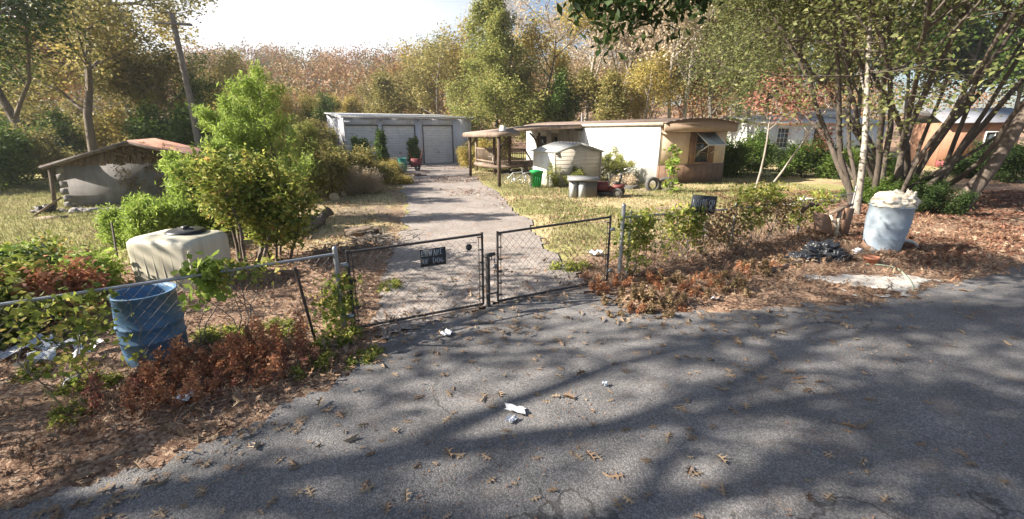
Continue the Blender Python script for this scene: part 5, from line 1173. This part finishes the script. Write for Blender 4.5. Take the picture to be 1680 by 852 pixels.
for a in (('a',520,18,1.0,'green shrub right of the feathery evergreens',1,'lf_olive'),('a',530,24,.9,'yellow green shrub behind the dented grey can',2,'lf_bright'),('b',580,19,.9,'pinkish brown weedy shrub near the log slices',1,'lf_tan'),('a',548,29,.7,'olive shrub hiding the left corner of the garage',3,'lf_olive'),
 ('b',592,25,.85,'pale yellow weedy shrub between the dark upright shrub and drive',4,'lf_yellow'),('a',490,24,1.2,'dense yellow green shrub left of the olive shrubs',5,'lf_yellow'),('a',465,30,1.5,'large yellow green shrub beyond the tallest feathery evergreen',.5,'lf_bright'),('a',512,34,1.6,'large olive shrub left of the garage wall',1.6,'lf_olive'),('b',637,29.5,.6,'straw coloured weeds beside the tarp heap',2.2,'lf_yellow'),('a',420,36,2.3,'large yellow green shrub under the dead trunk',4.4,'lf_yellow'),('a',375,30,2.2,'green shrub right of the block outbuilding roof',2.8,'lf_green')): putS(*a)
putS('c',627,34,.8,'thin dark vine like shrub between first and second garage doors',2,None,'shrubs against the garage',sz=1.25)
putS('c',682,36,.7,'small dark pine like shrub between second and third garage doors',4,None,'shrubs against the garage',sz=1.0)
putS('a',790,33,.95,'yellow green shrub between the garage end and the porch',1,'lf_yellow','shrubs near the porch')
putS('a',805,39,1.3,'olive shrub farther back beside the porch',2,'lf_olive','shrubs near the porch')
for a in (('a',1230,30,.85,'green shrub in front of the left window of the white house',1,'lf_green'),('a',1330,26,1.05,'large bright green bush in front of the white house door',3,'lf_green'),('a',1212,27,1.25,'leafy shrub just right of the mobile home end wall',2,'lf_green'),('a',1385,30,.75,'yellow green shrub right of the large bright green bush',.4,'lf_bright'),
 ('a',1275,34,.8,'dark green shrub between the two larger bushes',5,'lf_dark'),('a',1440,27,.7,'low green shrub behind the pale trunked tree',4,'lf_green'),('a',1650,24,1.1,'dark shrub at far right beyond the leaning trunk',2,'lf_dark'),('a',1580,26,.6,'dark low shrub below the orange brown cabin',5.5,'lf_dark')): putS(*a,group='shrubs before the white house')
putS('a',1505,17,.55,'low leafy undergrowth at the foot of the many-stemmed tree',1,'lf_green','undergrowth on the right verge')
putS('a',1450,16,.5,'low leafy undergrowth left of the tall blue drum',2,'lf_green','undergrowth on the right verge')
putS('a',1550,14.5,.5,'low leafy undergrowth right of the tall blue drum',3,'lf_dark','undergrowth on the right verge')
# left far background shrubs
for a in (('a',20,24,1.5,'pale green rounded shrub at the far left of the lawn',1,'lf_olive'),('a',-40,20,1.5,'green shrub beyond the left edge of the lawn',2,'lf_green'),('a',70,32,1.9,'green shrub behind the leaning oak trunk',3,'lf_green'),('a',120,38,2.4,'large olive shrub behind the outbuilding',4,'lf_olive'),('a',230,34,2.0,'yellow shrub behind the outbuilding ridge',5,'lf_yellow'),('a',300,30,2.0,'green shrub behind the rusty end of the outbuilding roof',.3,'lf_green'),('a',-5,36,2.4,'olive shrub in the far left distance',.9,'lf_olive')): putS(*a,group='shrubs around the left lawn')
# sapling at house corner
t=shrub('broadleaf_sapling',at(1098,318),'tall broad leaved sapling growing through the tyres at the house corner',91,2.1,2,2,.1,.24,'lf_bright','plants by the mobile home',P=P_(levels=2,seg=[8,3],wander=[.03,.2],trop=[.1,0],tip=[.4,.3],kids=[14],t0=[.05],ang=[60],ratio=[.14],rr=[.4],fall=[.2],leaf_from=1,anch=[0,3],splay=.12),bs=.08,flat=.3,cat='sapling')
t=shrub('grassy_weed',at(925,306),'tall pale grassy weeds against the end of the metal shed',92,1.0,14,6,.06,.16,'lf_cone','plants by the mobile home',bs=.55,asp=.12,cat='weeds')
t=shrub('grassy_weed',pos(1003,24.0),'tall grassy weeds between metal shed and white wall',93,1.5,12,6,.06,.18,'lf_cone','plants by the mobile home',bs=.4,asp=.15,cat='weeds')
p=at(1023,309);t=shrub('dry_vine',(p[0],p[1]+.3),'dry brown vine tangled over the white bicycle by the wall',94,.6,6,2,.08,.1,'lf_tan','plants by the mobile home',cat='vine',bs=.35)
# right yard: big wild-vine hedge on fence
def vine(label,s0,s1,h0,h1,n,seed,lm,base,U,railh,group,name='fence_vine',size=.075,per=7,depth=.09):
    rng=np.random.RandomState(seed);B_=np.array(base)+np.array(U)*(s0+s1)/2;t=empty(name,(B_[0],B_[1],float(gz(*B_))),0,label,'vine',group)
    an=[];tb=MB();c=(s0+s1)/2
    for k in range(n):
        s=rng.uniform(s0,s1)-c;z=h0+(h1-h0)*rng.rand()**.6
        keep=fbm(s*2.2+seed,z*2.6+seed)
        if keep<(.42 if n>150 else .0): continue
        an.append((U[0]*s-U[1]*rng.normal()*depth,U[1]*s+U[0]*rng.normal()*depth,z))
    for k in range(int(6*(s1-s0))+2):
        s=rng.uniform(s0,s1)-c;pts=[];z=0
        x=s
        for q in range(8):
            pts.append((U[0]*x,U[1]*x,z));x+=rng.normal()*.07;z+=railh/7.3
        tube(tb,pts,.006,4,cap=False)
    leaves(lbm:=MB(),an,per,.055,size,rng,flat=.8,asp=.7,lump=.7)
    tb.build('stem',M['bark_grey'],t);lbm.build('foliage',M[lm],t);return t
vg='vines climbing the right fence'
vine('thin yellow green vine right of the gate hinge posts',.05,.8,.05,1.15,130,101,'lf_vine',GR1,UR,1.1,vg)
vine('leafy vine patch between the gate posts and the notice board',.7,2.4,.1,1.15,160,102,'lf_vine',GR1,UR,1.1,vg)
vine('vine spilling over the rail just left of the notice board',1.9,2.4,.3,1.1,60,103,'lf_vine',GR1,UR,1.05,vg)
vine('thick vine cluster crowning the rail right of the notice board',3.7,5.6,.35,1.35,230,104,'lf_vine',GR1,UR,1.0,vg,depth=.18)
vine('browning vine mass below the thick green cluster',3.4,6.2,.1,1.05,180,105,'lf_brownweed',GR1,UR,1.0,vg,depth=.2)
vine('loose vine tapering toward the broken cabinet',6.2,8.3,.1,.95,210,106,'lf_vine',GR1,UR,.9,vg,depth=.2)
vine('sparse vine stems and leaves across the wire under the notice board',2.3,3.9,.0,.95,170,107,'lf_brownweed',GR1,UR,1.0,vg,depth=.12)
vg='vines on the left fence'
ULn=np.array(UL)
vine('green vine climbing the left gate post',-.12,.28,.0,.7,70,111,'lf_vine',GL0,ULn,.7,vg)
vine('small bright leafy sprig hanging from the left fence rail',1.28,1.52,.72,1.14,34,112,'lf_bright',GL0,ULn,1.05,vg,size=.1)
vine('vine strand around the top of the black stake',.75,1.3,.85,1.12,26,113,'lf_vine',GL0,ULn,1.05,vg)
vine('yellow vine hanging down in front of the open blue drum',2.2,2.95,.1,1.05,85,114,'lf_vine',GL0,ULn,1.0,vg,size=.07)
vine('dark leafy vine mass on the fence left of the blue drum',3.5,5.6,.05,.95,230,115,'lf_olive',GL0,ULn,1.0,vg,depth=.12,size=.06)
# thicket of honeysuckle left behind fence
hk='thicket bushes behind the left fence'
shrub('thicket_bush',(-7.0,5.3),'dense green honeysuckle bush with red tinged leaves at the far left fence',121,.75,10,14,.11,.10,'lf_vine',hk,bs=.5)
shrub('thicket_bush',(-8.2,5.9),'green thicket bush farthest left behind the fence',122,.8,10,14,.11,.10,'lf_green',hk,bs=.6)
shrub('thicket_bush',(-7.3,6.6),'yellow green thicket bush left of the water tank',123,.65,9,13,.11,.09,'lf_bright',hk,bs=.5)
shrub('thicket_bush',(-8.9,7.3),'loose yellowing bush at the lawn edge',124,.6,8,10,.12,.09,'lf_vine',hk,bs=.5)
shrub('orange_leaf_shrub',(-6.6,5.9),'small orange leaved shrub beside the water tank stake',125,.75,6,5,.09,.09,'lf_weed',hk,bs=.3)
x,y=-15.25+2.2*math.cos(BA)+.12*math.sin(BA),15.4+2.2*math.sin(BA)-.12*math.cos(BA)
vine('dark straggling vine climbing the middle of the block outbuilding wall',-.75,.85,.2,2.1,260,151,'lf_brownweed',(x,y),(math.cos(BA),math.sin(BA)),2.0,None,depth=.03)
# weeds: rust stalks
Pw=P_(levels=2,seg=[6,3],wander=[.07,.2],trop=[.05,.1],tip=[.3,.3],kids=[16],t0=[.15],ang=[38],ratio=[.28],rr=[.5],fall=[.55],leaf_from=1,anch=[0,4],splay=.35,minr=0.0005,leaf_t=.1)
def weedproto(name,label,loc,seed,H,stems,lm,group,size=.028,per=5,spread=.018):
    return shrub(name,loc,label,seed,H,stems,per,spread,size,lm,group,'lf_weed' if False else 'bark',Pw,'weed',.12)
wg='rust coloured weed stalks along the left fence'
W_=[weedproto('rust_weed','rust red weed clump in front of the open blue drum',at(262,632),131,.46,4,'lf_weed',wg),weedproto('rust_weed','brightest red weed clump below the black stake',at(498,610),132,.38,4,'lf_red',wg)]
wl=[(225,640,'rust weed clump left of the blue drum foot'),(305,625,'tall rust weed stalk right of the blue drum foot'),(340,612,'rust weed clump between blue drum and black stake'),(372,600,'fine rust weed stalks behind the larger clump'),(400,625,'low rust weed clump in the leaf litter'),(440,598,'tall rust stalks left of the black stake'),(455,618,'bushy rust weeds just left of the red clump'),(470,590,'thin rust stalks touching the black stake'),(195,668,'drooping rust stalk at the leafy verge edge'),(330,655,'small rust weeds nearest the road'),(280,660,'low red brown weeds nearest the road'),(415,590,'rust stalks against the wire below the bright sprig'),(250,685,'isolated rust weeds at the lower left'),(360,640,'reddish stalks in the middle of the leafy verge')]
for k,(px,py,l) in enumerate(wl):
    p=at(px,py);c_=copy_thing(W_[k%5==3],G3(p,-.02),k*1.7,.6+.95*((k*37)%10)/10,l,wg);c_.rotation_euler=(.35*math.sin(k*2.3),.35*math.cos(k*3.1),k*1.7)
wg2='brown red weeds along the foot of the right fence'
W2=[weedproto('brown_weed','brown red weed clump at the foot of the gate hinge post',at(985,478),133,.36,5,'lf_weed',wg2,.03),weedproto('brown_weed','greenish brown weed clump right of the gate hinge post',at(1040,490),134,.34,5,'lf_brownweed',wg2,.035)]
for k in range(26):
    px=[960,1000,1020,1060,1080,1105,1130,1010,1045,1090,1120,1150,1175,1200,1225,1250,1075,1030,1160,1100,1140,1185,1215,1240,1270,1290][k];py=[455,500,470,505,480,498,485,520,512,512,508,490,478,482,468,455,465,455,465,470,460,462,452,448,446,440][k]
    ref=['hinge post','notice board','pale stump','black bags'][min(3,k//7)]
    p=at(px,py);c_=copy_thing(W2[k%2],G3(p,-.02),k*2.1,.5+.7*((k*53)%10)/10,['low','tall','thin','bushy','leaning','sparse','dense'][k%7]+' brown red weeds on the verge '+['by the gate weeds','below the notice board','toward the pale stump','toward the black bags'][min(3,k//7)],wg2);c_.rotation_euler=(.35*math.sin(k*2.3),.35*math.cos(k*3.1),k*2.1)
gs='green ground plants under the left fence'
Gp=shrub('ground_plant',at(560,560),'leafy green plant at the foot of the left gate post',141,.2,6,5,.04,.04,'lf_vine',gs,bs=.15,cat='plant')
for k,(px,py,s,l) in enumerate(((600,585,.8,'small green plant in the leaves outside the left gate post'),(90,560,.7,'green plant among the torn plastic sheets'),(140,640,.8,'dark green plant at the lower left verge'),(60,620,.7,'green plant at the far left verge'),(370,560,1.0,'green plant on the leaf litter right of the blue drum'),(520,600,.9,'green plant at the foot of the black stake'),(455,545,.9,'small plant behind the wire left of the stake'),(700,500,.01,''),(120,690,.7,'grassy plant in the bottom left corner'),(940,440,1.3,'yellow green plant inside the right gate'),(640,470,.9,'small green plant behind the left gate hinge'),(560,505,.8,'thin green plant behind the left gate post'))):
    if s<.1:continue
    p=at(px,py);copy_thing(Gp,G3(p),k*1.3,s,l,gs)
# ---------------------------------------------------------------- leaf litter, grass, twigs
def scatter(n,x0,x1,y0,y1,dens,seed,gain=1.0):
    rng=np.random.RandomState(seed);x=rng.uniform(x0,x1,n);y=rng.uniform(y0,y1,n);k=rng.rand(n)<dens(x,y)*gain;return x[k],y[k],rng
half=np.array([(0,0),(.2,.03),(.2,.26),(.3,.06),(.42,.05),(.52,.42),(.58,.07),(.7,.05),(.84,.27),(.82,.05),(1.05,0)])
def lobed(x,y,z,rng,size,m,name,label,curl=.5,tilt=.35,simple=False):
    n=len(x);hp=half if not simple else np.array([(0,0),(.3,.22),(.65,.2),(1,0)])
    s=size*(.55+.8*rng.rand(n));th=rng.rand(n)*2*PI;fold=curl*(rng.rand(n)*1.2-.1);cur=curl*rng.normal(size=n)*.9
    tx=rng.normal(size=n)*tilt;ty=rng.normal(size=n)*tilt;wj=.7+.6*rng.rand(n)
    b=MB();col=np.clip(rng.rand(n)*.6+.5*vnoise(x*2.3,y*2.3)-.05,0,1)
    for sg in (1,-1):
        u=hp[:,0][None,:]-.5;v=hp[:,1][None,:]*sg*wj[:,None]
        Zl=np.abs(v)*fold[:,None]+cur[:,None]*(u**2)+u*ty[:,None]+v*tx[:,None]
        Xl=(u*np.cos(th)[:,None]-v*np.sin(th)[:,None])*s[:,None]+x[:,None];Yl=(u*np.sin(th)[:,None]+v*np.cos(th)[:,None])*s[:,None]+y[:,None]
        Zl=(Zl-Zl.min(1)[:,None])*s[:,None]+z[:,None]+.004
        V=np.stack([Xl,Yl,Zl],-1).reshape(-1,3);k=hp.shape[0];F=np.arange(n*k).reshape(n,k)
        if sg<0:F=F[:,::-1]
        b.add(V,F,col)
    o=b.build(name,M[m],None);tag(o,label,'leaves',kind='stuff')
def surf(x,y):
    z=gz(x,y);return np.maximum(z,np.where(drive_in(x,y)>-.05,.02,np.where(road_off(x,y)<.05,.006,-1)))
def d_lit(x,y):
    fo=fence_off(x,y);ro=road_off(x,y);di=drive_in(x,y)
    cl=sstep(.38,.6,fbm(x*1.1,y*1.1,3))
    base=sstep(-.25,.35,ro)*(.35+.65*cl)
    left=x<np.interp(y,dly,dlx)
    ins=np.where(left,sstep(13,8.5,y)*sstep(-8.5,-6,x)*.6,sstep(2.2,-.3,fo)*.8)
    outp=np.where(fo<.2,1,ins)
    k=base*outp*np.where(di>.1,.13+.4*sstep(.9,.1,di)+.55*sstep(.5,.7,fbm(x*1.4+11,y*1.4)),1)
    far=sstep(.3,.6,fbm(x*.6+3,y*.6))*.25*(fo>0)
    return np.clip(np.maximum(k,far*(di<0)*(ro>0)),0,1)*np.where(gp_in(x,y)>0,.06,1)
x,y,rg=scatter(60000,-8,13,.5,14,d_lit,1);lobed(x,y,surf(x,y)+rg.rand(len(x))*.05,rg,.075,'lf_dry','leaf_litter','dry brown curled leaves heaped along the verge and fence',tilt=.6)
x,y,rg=scatter(30000,8,24,6,20,lambda a,b:sstep(0,.6,road_off(a,b))*sstep(.3,.6,fbm(a*.7,b*.7)),2);lobed(x,y,surf(x,y)+.01,rg,.10,'lf_redlitter_shaded','leaf_litter_far','reddish brown leaves carpeting the shaded right verge',simple=True)
x,y,rg=scatter(60000,-12,12,8,34,lambda a,b:.5*sstep(.45,.7,fbm(a*.5+30,b*.5)),3);lobed(x,y,surf(x,y)+.01,rg,.09,'lf_dry','yard_leaves','scattered dry leaves over the yard and drive',simple=True)
def d_road(x,y):
    tw=sstep(5,0,x)*.09+sstep(-1.6,-.2,road_off(x,y))*.1
    cl=sstep(.52,.75,fbm(x*1.3+7,y*1.3,3));e=sstep(-2.6,-.1,road_off(x,y));return np.where(road_off(x,y)<.1,.012+tw+.15*cl*e+.25*e**4*(.3+cl),0)*sstep(9,3,x)
x,y,rg=scatter(17000,-6,10,.6,8,d_road,4);lobed(x,y,surf(x,y),rg,.11,'lf_oak','road_leaves','dead lobed oak leaves scattered on the asphalt',curl=.35,tilt=.12)
x,y,rg=scatter(5000,-6,8,1.5,8,lambda a,b:(np.abs(road_off(a,b)-.05)<.45)*.35*(1-.9*(drive_in(a,b+.6)>0)),14);lobed(x,y,surf(x,y)+.015,rg,.085,'lf_oak','edge_leaves','pale tan lobed leaves along the road edge',curl=.45,tilt=.3)
x,y,rg=scatter(22000,-7,9,1,11,d_lit,15,.8);lobed(x,y,surf(x,y)+.02+rg.rand(len(x))*.03,rg,.08,'lf_oak','pale_leaf_litter','pale tan leaves lying on top of the darker litter',curl=.6,tilt=.6)
# leaf crumbs and grit on the asphalt
x,y,rg=scatter(26000,-6,12,.6,9,lambda a,b:np.where(road_off(a,b)<.1,.04+.8*sstep(.5,.72,fbm(a*1.6+2,b*1.6,4)),0)*sstep(10,4,a),5);lobed(x,y,surf(x,y),rg,.022,'lf_dry','leaf_crumbs','crushed leaf crumbs on the asphalt',simple=True)
# grass
def grassf(n,x0,x1,y0,y1,dens,seed,h,name,label,m='grass',wd=.012):
    x,y,rng=scatter(n,x0,x1,y0,y1,dens,seed);n=len(x);z=gz(x,y);th=rng.rand(n)*2*PI;H=h*(.4+rng.rand(n));le=rng.rand(n)*.8*H;w=wd*(.6+.8*rng.rand(n))
    c,s=np.cos(th),np.sin(th);P0=np.stack([x-s*w/2,y+c*w/2,z-.01],-1);P1=np.stack([x+s*w/2,y-c*w/2,z-.01],-1)
    P2=np.stack([x+c*le*.4+s*w*.3,y+s*le*.4-c*w*.3,z+H*.6],-1);P3=np.stack([x+c*le,y+s*le,z+H],-1)
    b=MB();b.add(np.stack([P0,P1,P2,P3],1).reshape(-1,3),np.arange(n*4).reshape(-1,4),np.clip(.7*fbm(x*.7,y*.7)+.5*rng.rand(n)-.1,0,1))
    o=b.build(name,M[m],None);tag(o,label,'grass',kind='stuff')
def d_gr(x,y):
    a,l,d=zones(x,y);return np.clip((drive_in(x,y)<-.1)*(a*.7+d*.28)*(1-l*.7)*(fence_off(x,y)>.1),0,1)
grassf(150000,-24,-4,7,32,d_gr,11,.09,'lawn_grass','short yellow green lawn grass on the left',wd=.022)
grassf(160000,-3.5,14,7.5,34,d_gr,12,.085,'yard_grass','dry tufted yard grass on the right of the drive',wd=.022)
grassf(14000,-12,14,1,14,lambda a,b:(np.abs(fence_off(a,b))<.5)*(drive_in(a,b)<-.2)*(road_off(a,b)>.2)*sstep(.4,.65,fbm(a*1.3+4,b*1.3))*.5,13,.2,'fence_grass','longer grass along the foot of the fences',wd=.008)
# twigs on verge
rg=np.random.RandomState(8);mb=MB()
for _ in range(260):
    x=rg.uniform(-5,9);y=rg.uniform(2,10)
    if road_off(x,y)<-.2 or rg.rand()>float(d_lit(np.array(x),np.array(y)))+.1: continue
    a=rg.uniform(0,PI);L_=rg.uniform(.1,.35);z=float(surf(np.array(x),np.array(y)))+.02
    tube(mb,[(x-math.cos(a)*L_/2,y-math.sin(a)*L_/2,z),(x+rg.normal()*.02,y,z+.012),(x+math.cos(a)*L_/2,y+math.sin(a)*L_/2,z+.004)],[.004,.003,.002],4,cap=False)
o=mb.build('fallen_twigs',M['bark_grey'],None);tag(o,'thin fallen twigs lying in the leaf litter','twigs',kind='stuff')
